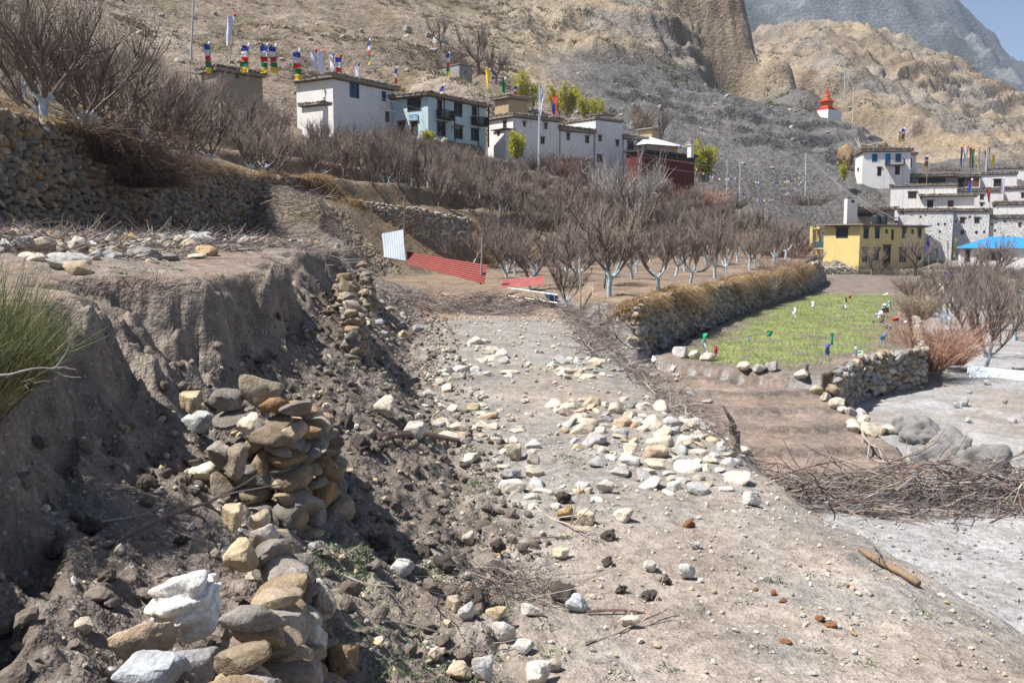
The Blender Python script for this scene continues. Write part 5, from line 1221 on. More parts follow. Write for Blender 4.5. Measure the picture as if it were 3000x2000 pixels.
BRN = [(.17, .11, .085), (.22, .15, .115), (.13, .09, .07)]; RED = [(.36, .20, .145), (.30, .17, .13), (.42, .26, .18)]; STRAW = [(.48, .34, .18), (.40, .26, .13), (.56, .43, .26), (.30, .19, .10), (.22, .15, .09)]; DRK = [(.12, .095, .08), (.17, .13, .105), (.08, .065, .055)]; GRB = [(.30, .25, .20), (.38, .32, .25), (.22, .18, .14)]
def bpx(u, v, Y, hpx, wpx, label, cols, n, **k):
    p = at(u, v, Y); s = Y / F; return bush(p[0], p[1], hpx * s, wpx * s, label, cols, n, z=p[2], **k)
# brown bush draped over the long wall
for i, (u, v, Y, hp, wp, lab) in enumerate([(240, 400, 29.5, 130, 220, 'brown bush at the left on top of the long wall'), (340, 450, 31, 130, 240, 'brown bush in the middle of the long wall'), (430, 500, 32.5, 110, 220, 'brown bush hanging furthest down the long wall'), (300, 470, 30.5, 120, 240, 'dark brown bush hanging over the wall face'), (400, 540, 32, 90, 200, 'lowest dark brown bush at the wall face')]):
    p = at(u, v, Y); bush(max(p[0], -13.4) if i > 2 else p[0], Y, hp * Y / F, wp * Y / F, lab, BRN, 1500, z=p[2], lean=(.9, -.3), stiff=.7, droop=.35, w=.016, seed=i)
# bushes along the orchard wall and field
for i, (u, v, Y, hp, wp, lab, cols) in enumerate([(2195, 890, 56, 110, 130, 'greyish dry bush on the orchard wall beside the dark bush', GRB), (2290, 850, 66, 130, 110, 'tall dark brown bush at the far end of the orchard wall', BRN), (2250, 880, 60, 130, 100, 'dark brown bush hanging at the orchard wall above the field edge', BRN), (2320, 775, 92, 85, 90, 'brown bush left of the yellow house', RED[:1] + BRN), (2290, 760, 95, 80, 120, 'rusty brown bush on the bank left of the yellow house', RED[:2] + BRN), (2350, 745, 108, 60, 60, 'dark bush behind the yellow house porch', BRN),
      (2720, 1075, 35, 190, 190, 'big red-brown leafless bush at the right edge of the field', RED), (2790, 1060, 37, 150, 150, 'smaller red-brown bush beside the big red one', RED), (2690, 930, 48, 110, 110, 'straw and brown bush on the right field bank', GRB + STRAW[:1]), (2680, 860, 64, 80, 110, 'brown bush at the far right corner of the field', BRN + GRB),
      (1150, 445, 100, 110, 110, 'brown bush at the corner of the white house', BRN + RED[:1]), (1080, 450, 98, 80, 120, 'brown bush below the white house windows', BRN), (1220, 440, 102, 60, 90, 'brown bush below the pale blue house door', BRN), (1650, 520, 113, 100, 130, 'reddish brown bush below the long white house', RED[:2] + BRN), (1580, 500, 114, 70, 80, 'dark bush at the foot of the banner pole', DRK), (1760, 545, 112, 70, 90, 'grey-brown bush at the brown door of the long house', DRK + GRB),
      (2080, 600, 122, 70, 110, 'pinkish brown bush below the red building', RED), (2010, 590, 120, 60, 100, 'rusty bush at the corner of the red building', RED[:2] + BRN), (2150, 610, 122, 50, 80, 'dark bush right of the pinkish bush', DRK), (2370, 600, 128, 50, 130, 'dark thicket above the apple row under the shale slope', DRK), (1290, 270, 160, 40, 80, 'pinkish bare shrub beside the grey block hut', [(.40, .32, .29), (.34, .27, .24)]),
      (2560, 810, 106, 46, 110, 'dark brush at the foot of the yellow house', DRK), (2640, 815, 104, 50, 120, 'dark tangled brush between the bare trees', DRK), (2740, 815, 104, 40, 110, 'dark hedge brush behind the field', DRK), (2830, 800, 106, 40, 130, 'dark hedge brush left of the blue roof', DRK), (2920, 810, 104, 44, 130, 'dark hedge brush under the blue roof', DRK), (2990, 815, 102, 50, 100, 'dark hedge brush at the right edge', DRK), (2880, 880, 75, 60, 150, 'dark brush beside the flag hut', DRK), (2970, 900, 70, 70, 120, 'dark brush under the hanging white cloth', DRK),
      (2420, 90, 430, 26, 60, 'pale pinkish tree-shrub on the plateau skyline', [(.42, .32, .29)]), (2340, 85, 430, 34, 70, 'pinkish shrub at the left end of the plateau', [(.44, .33, .30)]), (2500, 95, 430, 30, 60, 'grey-brown shrub on the plateau', GRB), (1880, 380, 148, 70, 60, 'pale brown shrub behind the pavilion', GRB)]):
    bpx(u, v, Y, hp, wp, lab, cols, 1300 if Y < 70 else 700, w=.018 if Y < 70 else .04, seed=50 + i, stiff=.85)
# dry grass on wall tops and terrace edges
def grass_line(name, label, pts, n, hgt, spread, cols, droop=.5, lean=(.5, -.2), w=.008, zoff=0., inn=(0, 0)):
    g = np.random.default_rng(len(name) + n); pts = np.array(pts, float); k = len(pts) - 1; i = g.integers(k, size=n); t = g.random(n)
    q = pts[i] + (pts[i + 1] - pts[i]) * t[:, None] + g.normal(0, spread, (n, 2)); cl = .15 + .85 * sstep(-.45, .5, vnoise(q[:, 0] * .55, q[:, 1] * .55) + .4 * vnoise(q[:, 0] * 2., q[:, 1] * 2.))
    Pg = np.stack([q[:, 0], q[:, 1], gzv(q[:, 0] + inn[0], q[:, 1] + inn[1]) + zoff - .03], -1); D = np.stack([lean[0] + g.normal(0, .35, n), lean[1] + g.normal(0, .35, n), g.uniform(.5, 1.2, n)], -1)
    V_, F_ = ribbons(g, Pg, D, hgt * cl * g.uniform(.5, 1.25, n), np.full(n, w), .22, 3, droop)
    return tag(obj(name, mesh(name, V_, F_, m_blade, False, tint(g, n, 8, cols, .3))), label, 'grass', kind='stuff')
grass_line('dry_grass', 'straw-coloured grass hanging over the orchard wall', [(3.2, 33.9), (4.3, 33.1), (12.75, 51.8), (21.9, 70.1)], 30000, 1.25, .2, STRAW, 1.15, (.7, -.35), .024, .15, (-.9, .5))
grass_line('dry_grass', 'straw-coloured grass along the top of the long wall', [(-13.4, 18), (-13.4, 57), (-12.4, 58.8), (-9.6, 59.4)], 24000, .9, .18, STRAW + [(.22, .15, .09)], 1.1, (.6, -.2), .024, .08, (-.9, .6))
grass_line('dry_grass', 'straw grass on the edge of the broken terrace wall', [(-13, 59), (-9, 60.5), (-2.5, 65.5), (4, 74)], 8000, .7, .9, STRAW, .5, (.3, -.4), .03)
for i, (z0_, lab) in enumerate([(0, 'straw grass on the risers of the middle terraces')]):
    g = np.random.default_rng(77); n = 60000; x = g.uniform(-22, 46, n); y = g.uniform(58, 122, n)
    e = .5; sl = np.abs(gzv(x, y + e) - gzv(x, y - e)) + np.abs(gzv(x + e, y) - gzv(x - e, y)); ok = (sl > .55) & (sdist(ORCH, x, y) > .3) & (sdist(PLAIN, x, y) > 0.5); x, y = x[ok][:12000], y[ok][:12000]; n = len(x)
    V_, F_ = ribbons(g, np.stack([x, y, gzv(x, y) - .05], -1), np.stack([g.normal(.1, .4, n), g.normal(-.4, .4, n), g.uniform(.4, 1.1, n)], -1), g.uniform(.3, .8, n), np.full(n, .035), .2, 2, .4)
    tag(obj('dry_grass', mesh('dry_grass', V_, F_, m_blade, False, tint(g, n, 6, [(.36, .24, .13), (.28, .19, .11), (.42, .30, .17), (.2, .14, .09)], .25))), lab, 'grass', kind='stuff')
grass_line('dry_grass', 'straw grass along the right bank of the crop field', [(14.9, 33.5), (23.0, 54), (40, 90)], 5000, .5, .6, STRAW[1:] + [(.25, .24, .10)], .5, (.2, -.1), .014)
# young crop in the field
g = np.random.default_rng(31); n = 90000; y = 27.5 + 46 * g.random(n) ** 1.25; x = 4 + y * .0 + g.random(n) * 30
ok = (sdist(FIELD, x, y) < -.5) & (y + .25 * x - 5 < 68); rows = np.sin((y * .92 - x * .38) * 3.3 + 1.2); dens = fbm(x * 1.7 + 5, y * 1.7, 4) + .5 * rows
ok &= (dens + g.normal(0, .35, n) > -.15); x, y = x[ok][:26000], y[ok][:26000]; n = len(x)
V_, F_ = ribbons(g, np.stack([x, y, gzv(x, y) - .01], -1), np.stack([g.normal(0, .4, n), g.normal(0, .4, n), np.ones(n)], -1), g.uniform(.06, .17, n), np.full(n, .022), .25, 1, .1)
tag(obj('young_wheat', mesh('young_wheat', V_, F_, m_blade, False, tint(g, n, 4, [(.17, .27, .06), (.22, .30, .08), (.13, .21, .05), (.28, .27, .10)], .2))), 'short green shoots of young crop in the field', 'crop', kind='stuff')
# green broom-like shrub at the left edge
g = np.random.default_rng(12)
for k, (bx_, by_, hh, ww, lab, cols, n) in enumerate([(-3.42, 5.75, .5, .9, 'dense green needle shrub at the left edge on the cut bank', [(.14, .17, .08), (.19, .21, .10), (.10, .12, .06), (.28, .25, .11)], 2600), (-3.2, 5.35, .32, .5, 'lower green needle shrub hanging over the cut bank', [(.14, .16, .08), (.20, .20, .10), (.30, .25, .10)], 1100)]):
    a = g.uniform(0, 6.283, n); r = np.sqrt(g.random(n)); zb_ = gz(bx_ - .5, by_) + .16
    Pg = np.stack([bx_ + np.cos(a) * r * ww * .42, by_ + np.sin(a) * r * .55, zb_ - .12 + 0 * a - .25 * np.maximum(0, np.cos(a) * r)], -1)
    D = np.stack([np.cos(a) * r * .55 + .18, np.sin(a) * r * .35 - .1, np.full(n, .8)], -1)
    V_, F_ = ribbons(g, Pg, D, hh * g.uniform(.55, 1.25, n), np.full(n, .0055), .16, 3, .08, .6)
    tag(obj('needle_shrub', mesh('needle_shrub', V_, F_, m_blade, False, tint(g, n, 8, cols, .25))), lab, 'shrub')
# green weeds on the slope
g = np.random.default_rng(44); cx, cy = [], []
for (u, v, su, sv, c) in [(1000, 1640, 90, 40, 26), (1180, 1740, 120, 60, 28), (1330, 1590, 120, 60, 22), (1150, 1900, 150, 70, 26), (1320, 1950, 100, 40, 22), (1420, 1680, 120, 60, 20), (1350, 1320, 60, 60, 22), (1260, 1230, 60, 60, 22), (1200, 1130, 60, 60, 22), (1120, 1010, 60, 50, 18), (1450, 1430, 70, 30, 16), (1750, 1320, 120, 40, 14), (1600, 1560, 100, 60, 12), (600, 780, 200, 25, 18), (900, 1150, 80, 60, 14), (2100, 1900, 300, 80, 9), (2300, 1690, 120, 50, 6)]:
    for _ in range(c):
        p = hit(u + g.normal(0, su), v + g.normal(0, sv))
        if p is not None and p[1] < 60: cx.append(p[0]); cy.append(p[1])
cx, cy = np.array(cx), np.array(cy); per = 26; n = len(cx) * per; x = np.repeat(cx, per) + g.normal(0, .05, n); y = np.repeat(cy, per) + g.normal(0, .05, n)
V_, F_ = ribbons(g, np.stack([x, y, gzv(x, y)], -1), np.stack([g.normal(0, .8, n), g.normal(0, .8, n), g.uniform(.2, .8, n)], -1), g.uniform(.015, .045, n), np.full(n, .011), .3, 1, .2, .3)
tag(obj('weeds', mesh('weeds', V_, F_, m_blade, False, tint(g, n, 4, [(.10, .17, .07), (.14, .20, .10), (.20, .25, .12), (.08, .12, .06)], .25))), 'small green weeds scattered on the slope and path edges', 'weeds', kind='stuff')
# scrub on the hillsides
g = np.random.default_rng(60)
def scrub(label, cond, n, smin, smax, cols, ylo, yhi, per=40):
    u = g.uniform(-.62, .62, n * 6); y = ylo * (yhi / ylo) ** g.random(n * 6); x = u * y
    ok = cond(x, y); x, y = x[ok][:n], y[ok][:n]; n = len(x); s = smin + (smax - smin) * g.random(n) ** 2
    i = np.repeat(np.arange(n), per); k = len(i); a = g.uniform(0, 6.283, k); r = np.sqrt(g.random(k))
    dx, dy_ = np.cos(a) * r * s[i] * .9, np.sin(a) * r * s[i] * .9; Pg = np.stack([x[i] + dx, y[i] + dy_, gzv(x[i] + dx, y[i] + dy_) - .05 * s[i]], -1)
    D = np.stack([np.cos(a) * r + g.normal(0, .4, k), np.sin(a) * r + g.normal(0, .4, k), g.uniform(.4, 1.2, k)], -1)
    V_, F_ = ribbons(g, Pg, D, s[i] * g.uniform(.2, .55, k), s[i] * .13, .25, 1, .1, .4)
    c = np.array(cols)[g.integers(len(cols), size=n)]; cc = np.repeat(c[i] * g.uniform(.7, 1.3, (k, 1)), 4, 0)
    tag(obj('scrub', mesh('scrub', V_, F_, m_blade, False, cc)), label, 'scrub', kind='stuff')
nf = lambda x, y: fbm(x * .05, y * .05, 3)
scrub('low olive and brown scrub on the left hillside', lambda x, y: (x < 2) & (y > 105) & (gzv(x, y) > 15) & (nf(x, y) + g.normal(0, .3, x.shape) > .05), 6500, .25, 1.5, [(.13, .125, .065), (.17, .145, .08), (.20, .15, .09), (.105, .11, .055), (.24, .18, .11)], 60, 330)
scrub('dark scrub dotted over the tan ridge and badlands', lambda x, y: (x > -10) & (y > 215) & (gzv(x, y) > 34) & (nf(x, y) + g.normal(0, .3, x.shape) > .1), 900, .6, 2.2, [(.12, .11, .06), (.17, .14, .08), (.10, .105, .06)], 200, 520)
# ------------------------------------------------------------------ flags
FC = dict(b=(.02, .04, .30), w=(.62, .62, .66), r=(.50, .025, .02), g=(.02, .19, .06), y=(.75, .52, .02), l=(.60, .62, .78), o=(.7, .22, .03), m=(.28, .02, .05), c=(.02, .25, .45))
FM = {k: plain('cloth_' + k, c, rough=.8, scale=4, var=.15, bs=.1) for k, c in FC.items()}
m_pole = plain('pole_wood', (.32, .26, .2), scale=3); m_steel = plain('pole_steel', (.42, .44, .45), rough=.5, scale=2, var=.15)
def cloth(w, h_, seed, amp=.12, nx=5, nz=6, taper=1., slant=0.):
    """hanging cloth, pole edge at x=0, top at z=0"""
    g = np.random.default_rng(seed); ph = g.uniform(0, 6.28, 3); V_ = []
    for j in range(nz + 1):
        t = j / nz
        for i in range(nx + 1):
            s = i / nx; ww = w * (1 - (1 - taper) * t)
            V_.append((s * ww + slant * t * h_, amp * s * math.sin(ph[0] + 4.5 * s + 2.4 * t) + amp * .4 * math.sin(ph[1] + 9 * t + 3 * s), -h_ * t - .06 * w * math.sin(3 * s + ph[2])))
    Fq = [(j * (nx + 1) + i, j * (nx + 1) + i + 1, (j + 1) * (nx + 1) + i + 1, (j + 1) * (nx + 1) + i) for j in range(nz) for i in range(nx)]
    return V_, Fq
NF = [0]
def flag(u, vt, vb, Y, wpx, cols, label, knob='w', vpole=None, side=-1, group=None, tilt=0., steel=False, taper=1., name='prayer_flag'):
    NF[0] += 1; s = Y / F; top = at(u, vt, Y); H_ = (vb - vt) * s; Lp = ((vpole or vb + 12) - vt) * s
    root = empty(name, (top[0], top[1], top[2] - Lp), label, 'flag', group or 'prayer flags on poles'); root.rotation_euler = (0, tilt + rng.normal(0, .05), rng.normal(0, .35))
    MB().tube([(0, 0, -.6), (0, 0, Lp)], .035 * max(1, Y / 110), 5).build('pole', m_steel if steel else m_pole, root)
    q, f = rock_geo(1500 + NF[0], 1, 6, 8, .15)
    if knob: obj('tassel', mesh('tassel', q, f, FM[knob], True), root, (0, 0, Lp - .02), None, (.17, .15, .24))
    n = len(cols); w = wpx * s
    for i, c in enumerate(cols):
        V_, Fq = cloth(w, H_ / n * 1.0, NF[0] * 3 + (i if n > 4 and wpx > 14 else 0), w * rng.uniform(.16, .34), 6, max(3, 12 // n), taper, rng.normal(0, .05))
        o = obj('panel', mesh('panel', [(side * x, y, z) for x, y, z in V_], Fq, FM[c], True), root, (side * .04, 0, Lp - .12 - H_ * i / n), (0, 0, rng.uniform(-.5, .5) if n == 1 else .1 * math.sin(i)))
    return root
P5 = 'bwrgy'
for a in [(619, 127, 207, 104, 15, P5, 'twisted five-coloured prayer flag at the left end of the row'), (724, 132, 206, 104, 21, P5, 'five-coloured prayer flag second in the row, widest and brightest'), (781, 132, 207, 104, 19, P5, 'five-coloured prayer flag third in the row'), (812, 134, 206, 104.5, 18, P5, 'five-coloured prayer flag fourth in the row'), (884, 149, 226, 100, 20, P5, 'five-coloured prayer flag nearest the white house, yellow end drooping')]: flag(*a)
flag(928, 149, 195, 108, 16, 'l', 'white banner with a red tip on the white house roof, leftmost', 'r'); flag(951, 149, 207, 107, 17, 'l', 'white banner with an orange tip on the white house roof', 'o'); flag(980, 158, 203, 108, 14, 'l', 'white banner with a blue tip on the white house roof', 'c'); flag(1000, 165, 207, 107, 15, 'bwr', 'blue white and red flag with a red tip on the white house roof', 'r', 212)
flag(1052, 190, 219, 107, 10, 'l', 'small white flag with a blue tip on the white house roof', 'c', 226); flag(1083, 117, 183, 110, 10, P5, 'narrow five-coloured prayer flag on a tall thin pole above the white house', 'w', 225); flag(668, 44, 125, 108, 20, 'l', 'tall white banner with a red tip on a steel pole', 'r', 185, taper=.5)
flag(1163, 198, 240, 110, 7, 'bwr', 'narrow blue white and red flag at the corner of the white house', 'w', 250); flag(1317, 154, 217, 135, 9, P5, 'narrow five-coloured flag in front of the grey block hut', 'w', 232); flag(1301, 250, 275, 110, 13, 'bw', 'short blue and white flag with a round white knob on the pale blue house', 'w', 285); flag(1427, 203, 262, 130, 12, 'y', 'yellow banner behind the pale blue house', 'w', 285, taper=.4); flag(1483, 230, 268, 133, 9, 'g', 'dark green banner on the adobe storey', 'w', 285, taper=1.2); flag(1516, 251, 274, 133, 10, 'bwr', 'small blue white and red flag on the adobe storey', 'w', 285)
flag(1580, 262, 330, 112, 8, 'l', 'long narrow white banner on the tall steel pole below the long house', None, 485, 1, steel=True)
flag(1632, 280, 332, 126, 17, 'r', 'big red banner with an orange top on the long house roof', 'o', 345, taper=.9); flag(1628, 300, 332, 125.6, 10, 'b', 'blue banner beside the big red banner', None, 345, -1)
flag(1985, 425, 445, 127, 6, 'ry', 'small red and yellow flag on the red building roof', None, 450)
flag(2718, 458, 490, 150, 10, P5, 'slanting five-coloured flag in front of the brushwood roof', 'w', 548); flag(2638, 383, 414, 166, 8, P5, 'left of the two five-coloured flags above the spur house', 'w', 432); flag(2650, 376, 412, 166, 9, P5, 'right and taller of the two five-coloured flags above the spur house', 'w', 432)
for u, vt, vb, c, lab in [(2819, 430, 486, 'b', 'blue banner in the row on the village crest'), (2834, 430, 475, 'l', 'white banner in the row on the village crest'), (2845, 432, 490, 'r', 'red banner in the row on the village crest'), (2859, 434, 489, 'g', 'green banner in the row on the village crest'), (2870, 432, 487, 'y', 'yellow banner in the row on the village crest'), (2895, 440, 486, 'm', 'maroon banner at the steel pole on the village crest'), (2903, 430, 478, 'g', 'second green banner, right of the steel pole'), (2912, 455, 484, 'y', 'second yellow banner, right of the steel pole')]: flag(u, vt, vb, 180, 8, c, lab, 'o', 500, group='coloured banners of the village', taper=.7, name='banner')
for u, vt, vb, Y, c, lab, k in [(2843, 526, 575, 151, 'b', 'blue banner with a white tip before the small white house', 'w'), (2903, 546, 588, 150, 'r', 'red banner with a white tip before the small white house', 'w'), (2945, 522, 562, 150, 'l', 'slanting white banner at the right side of the village', 'w'), (2724, 697, 735, 128, 'b', 'thin blue banner between yellow house and white wall', None), (2750, 708, 753, 128, 'g', 'dark green banner before the white stone wall', None), (2781, 703, 745, 128, 'r', 'red banner before the white stone wall', None), (2802, 696, 750, 127, 'y', 'yellow banner before the white stone wall', None)]: flag(u, vt, vb, Y, 8, c, lab, k, vb + 25, group='coloured banners of the village', name='banner')
flag(2783, 797, 850, 92, 14, 'bwr', 'blue white and red prayer flag beside the white flag hut', 'w', 872); flag(2846, 795, 868, 90, 18, P5, 'wide five-coloured prayer flag in front of the dark brush', 'w', 890); flag(2975, 815, 850, 84, 24, 'w', 'white cloth hanging in the dark brush at the right edge', None, 860, name='hanging_cloth')
# poles, wires, strings of pennants
def pole(u0, vt, u1, vb, Y, label, r=.09, arm=False):
    a, b = at(u0, vt, Y), at(u1, vb, Y); o = empty('utility_pole', b, label, 'pole', 'utility poles'); d = a - b
    MB().tube([(0, 0, -1), (0, 0, 0), tuple(d)], [r * 1.2, r * 1.15, r * .8], 8).build('shaft', m_steel, o)
    f = MB()
    for k in range(3): f.tube([(d[0] - .25, d[1], d[2] - .2 - .3 * k), (d[0] + .25, d[1], d[2] - .2 - .3 * k)], .03, 4)
    f.build('insulator_arms', m_steel, o); return a
T1 = pole(569, -40, 560, 152, 112, 'steel pole rising above the left orchard', .12); T2 = pole(1582, 250, 1578, 488, 112.3, 'steel pole carrying the white banner below the long house', .13)
T3 = pole(2362, 448, 2360, 572, 140, 'steel utility pole with wires on the shale slope', .13); T4 = pole(2169, 468, 2168, 602, 128, 'grey pole above the apple row, right of the striped pole', .09); T5 = pole(2131, 466, 2130, 585, 130, 'thin striped pole above the apple row', .08); T6 = pole(2502, 256, 2498, 374, 222, 'steel pole on the crest right of the red stupa', .16); T7 = pole(2474, 175, 2476, 278, 270, 'steel pole behind the red stupa', .16); T8 = pole(2346, 30, 2362, 165, 330, 'thin mast on the tan ridge', .14); T9 = pole(2892, 432, 2889, 505, 178, 'steel pole among the banners of the village crest', .16)
m_wire = plain('wire', (.30, .30, .30), var=.1)
def wire(a, b, sag, label, r=.018, name='wire'):
    a, b = np.array(a), np.array(b); pts = [a + (b - a) * t - np.array([0, 0, 4 * sag * t * (1 - t)]) for t in np.linspace(0, 1, 14)]; return tag(MB().tube(pts, r, 4).build(name, m_wire), label, 'wire', 'overhead wires')
for k in range(4): wire(T3 - np.array([.2 * (k % 2), 0, .3 * k]), at(2560 + 22 * k, 625 + 6 * k, 133), .5, 'pale wires running from the steel pole down to the yellow house', .03)
for k in range(2): wire(T1 - np.array([0, 0, 2 + k]), at(1157, 300 + 28 * k, 104), 1.2, 'wires crossing in front of the white house', .014); wire(at(1157, 300 + 28 * k, 104), T2 - np.array([0, 0, 3 + 1.5 * k]), 1.0, 'wires crossing in front of the pale blue house', .014); wire(T2 - np.array([0, 0, 3 + 1.5 * k]), T5 - np.array([0, 0, 1 + k]), 1.5, 'wires crossing in front of the long white house', .014)
wire(T6, T7, 1, 'wire between the poles by the stupa', .03)
PEN = {k: (lambda v: mesh('pennant', v[0], v[1], FM[k]))(cloth(.34, .36, 5, .05, 2, 2)) for k in 'bwrgy'}
def string(a, b, sag, n, label):
    a, b = np.array(a), np.array(b); o = empty('pennant_string', a, label, 'flag string', 'strings of prayer pennants'); f = lambda t: (b - a) * t - np.array([0, 0, 4 * sag * t * (1 - t)])
    MB().tube([f(t) for t in np.linspace(0, 1, 16)], .012, 3).build('cord', m_wire, o)
    for i in range(n): obj('pennant', PEN['wbrwgyw'[i % 7] if (i % 7) not in (0, 3, 6) else 'w'], o, f((i + .5) / n), (0, 0, rng.normal(0, .4)), rng.uniform(.5, .75))
string(at(2034, 492, 125), T4 - np.array([0, 0, 2.2]), .8, 20, 'pennant string from the red building to the grey pole'); string(T4 - np.array([0, 0, 2.4]), T3 - np.array([0, 0, 3.2]), .9, 30, 'pennant string between the grey pole and the steel pole'); string(T4 - np.array([0, 0, 4.2]), T3 - np.array([0, 0, 3.4]), 2.2, 30, 'lower sagging pennant string below the steel pole'); string(at(1985, 428, 128), at(2023, 405, 128), .3, 10, 'short pennant string at the roof spire')
# scraps of plastic on sticks in the crop field
m_bag = {k: plain('bag_' + k, c, rough=.5, scale=12, var=.2, bs=.5, bd=.02) for k, c in dict(w=(.72, .73, .74), g=(.03, .38, .2), b=(.10, .17, .42), n=(.03, .04, .10), r=(.55, .03, .03), p=(.45, .04, .10), k=(.16, .15, .18), t=(.25, .15, .11), a=(.35, .65, .5)).items()}
for i, (ub, vb, ut, vt, c, wd, hg, lab) in enumerate([(2070, 1030, 2067, 988, 'g', 14, 26, 'bright green bag on a stick at the left end of the field'), (2058, 1056, 2061, 1020, 'w', 13, 26, 'white bag on a stick at the left end of the field'), (2100, 1048, 2097, 1025, 'p', 10, 26, 'crimson rag on a stick at the left end of the field'), (2193, 1066, 2196, 992, 'w', 16, 18, 'white double bag on a tall stick left of field centre'), (2254, 1000, 2256, 978, 'g', 17, 16, 'round green bag low over the crop'), (2324, 938, 2324, 915, 'w', 14, 28, 'tall translucent white bag at the far left of the field'), (2390, 917, 2381, 890, 'w', 8, 14, 'small white oval bag at the far side of the field'),
      (2475, 905, 2473, 897, 'w', 16, 8, 'white bag lying far in the field'), (2480, 890, 2479, 877, 'k', 8, 14, 'grey rag at the far edge of the green crop'), (2492, 885, 2491, 871, 'r', 10, 8, 'red rag at the far edge of the green crop'), (2438, 1030, 2438, 992, 'g', 9, 34, 'narrow pale green bag behind the blue bag'), (2434, 1080, 2428, 1024, 'b', 16, 32, 'blue printed bag on a tall stick at the near edge'), (2371, 1095, 2366, 1078, 'k', 12, 24, 'dark rag at the near edge of the field'), (2514, 1064, 2508, 1028, 'w', 14, 28, 'white bag shaped like a cross near the field wall'), (2516, 1063, 2522, 1032, 'a', 14, 10, 'pale green strip beside the white cross bag'),
      (2602, 1037, 2591, 990, 'b', 16, 22, 'pale blue bag on a stick at the right of the field'), (2590, 952, 2589, 934, 't', 10, 24, 'brown rag at the right side of the field'), (2601, 928, 2594, 909, 'n', 18, 14, 'navy cloth at the far right of the field'), (2600, 928, 2593, 896, 'w', 14, 12, 'white cloth above the navy cloth'), (2580, 958, 2576, 920, 'w', 18, 18, 'white and blue bag left of the brown rag'), (2562, 950, 2560, 942, 'g', 12, 8, 'small green scrap in the crop'), (2617, 927, 2607, 889, 'a', 10, 16, 'pale green bag at the far right corner'), (2646, 982, 2624, 936, 'r', 18, 10, 'red flag on a leaning stick at the right edge of the field'), (2598, 982, 2605, 958, 'k', 14, 10, 'grey-blue scrap on a stick'), (2648, 950, 2645, 942, 'w', 20, 8, 'white strip near the leaning red flag'), (2590, 868, 2592, 861, 'w', 18, 8, 'white bag on the far brown soil')]):
    p = hit(ub, vb); s = p[1] / F; t = at(ut, vt - hg * .5, p[1]); o = empty('field_flag', p, lab, 'scarecrow flag', 'plastic scraps on sticks in the crop field')
    MB().tube([(0, 0, -.15), ((t - p)[0] * .55, .02, (t - p)[2] * .5), tuple(t - p)], [.016, .013, .010], 5).build('stick', m_pole, o)
    V_, Fq = cloth(wd * s, hg * s, 900 + i, wd * s * .3, 5, 6, rng.uniform(.5, 1.1), rng.uniform(-.3, .3)); V_ = np.array(V_); V_[:, 0] -= wd * s * .5
    obj('bag', mesh('bag', V_, Fq, m_bag[c], True), o, t - p, (0, 0, rng.uniform(-.6, .6)))
# ------------------------------------------------------------------ corrugated sheets, ladder, litter
def corrugated(name, label, cor, Ys, mat, waves, vertical, amp=.02, cat='metal sheet'):
    a, b, c, d = (at(u, v, y) for (u, v), y in zip(cor, Ys))      # top-left, top-right, bottom-right, bottom-left
    n = np.cross(b - a, d - a); n /= np.linalg.norm(n); nu, nv = (waves * 6, 6) if vertical else (6, waves * 6); V_ = []
    for th in (0, .006):
        for j in range(nv + 1):
            for i in range(nu + 1):
                s, t = i / nu, j / nv; p = (a * (1 - s) + b * s) * (1 - t) + (d * (1 - s) + c * s) * t; ph = (s if vertical else t) * waves * 2 * math.pi
                V_.append(p + n * (amp * math.sin(ph) + .03 * math.sin(3 * s + 2 * t) + th) - a)
    w = nu + 1; k = w * (nv + 1); Fq = [(j * w + i, j * w + i + 1, (j + 1) * w + i + 1, (j + 1) * w + i) for j in range(nv) for i in range(nu)]; Fq += [tuple(q + k for q in f[::-1]) for f in Fq]
    return tag(obj(name, mesh(name, V_, Fq, mat, True), None, a), label, cat)
m_zinc = plain('zinc', (.60, .64, .68), rough=.45, scale=2.5, var=.15, metal=.25); m_redtin = plain('red_tin', (.20, .03, .022), rough=.45, scale=1.5, var=.3, metal=.1); m_pinktin = plain('faded_red_tin', (.38, .12, .11), rough=.6, scale=3, var=.3)
corrugated('metal_sheet', 'white corrugated metal sheet standing at the end of the earth bank', [(1118, 684), (1181, 672), (1190, 764), (1124, 752)], (43.5, 43, 42.6, 43.1), m_zinc, 9, True, .022)
corrugated('metal_sheet', 'long dark red corrugated sheet leaning across the gap', [(1192, 736), (1428, 775), (1420, 834), (1192, 772)], (43.2, 41.4, 40.6, 42.4), m_redtin, 8, False, .025)
corrugated('metal_sheet', 'short faded red corrugated sheet lying beside the ladder', [(1470, 818), (1594, 806), (1592, 837), (1468, 842)], (41.6, 41.6, 41.0, 41.0), m_pinktin, 5, False, .025)
corrugated('metal_sheet', 'silver corrugated sheet at the right edge of the gravel plain', [(2835, 1068), (3060, 1090), (3060, 1130), (2832, 1108)], (36, 35, 34.2, 35.2), m_zinc, 7, False, .03)
a, b = hit(1482, 868), hit(1632, 890); dv = b - a; o = empty('ladder', a, 'aluminium ladder lying on its side below the faded red sheet', 'ladder'); m_al = plain('aluminium', (.40, .41, .41), rough=.4, metal=.3, var=.1)
up = np.array([.02, .12, .36])
for k in (0, 1): MB().tube([up * k + np.array([0, 0, .05]), dv + up * k + np.array([0, 0, .05])], .022, 5).build('rail', m_al, o)
for t in np.linspace(.05, .95, 9): MB().tube([dv * t + np.array([0, 0, .05]), dv * t + up + np.array([0, 0, .05])], .015, 5).build('rung', m_al, o)
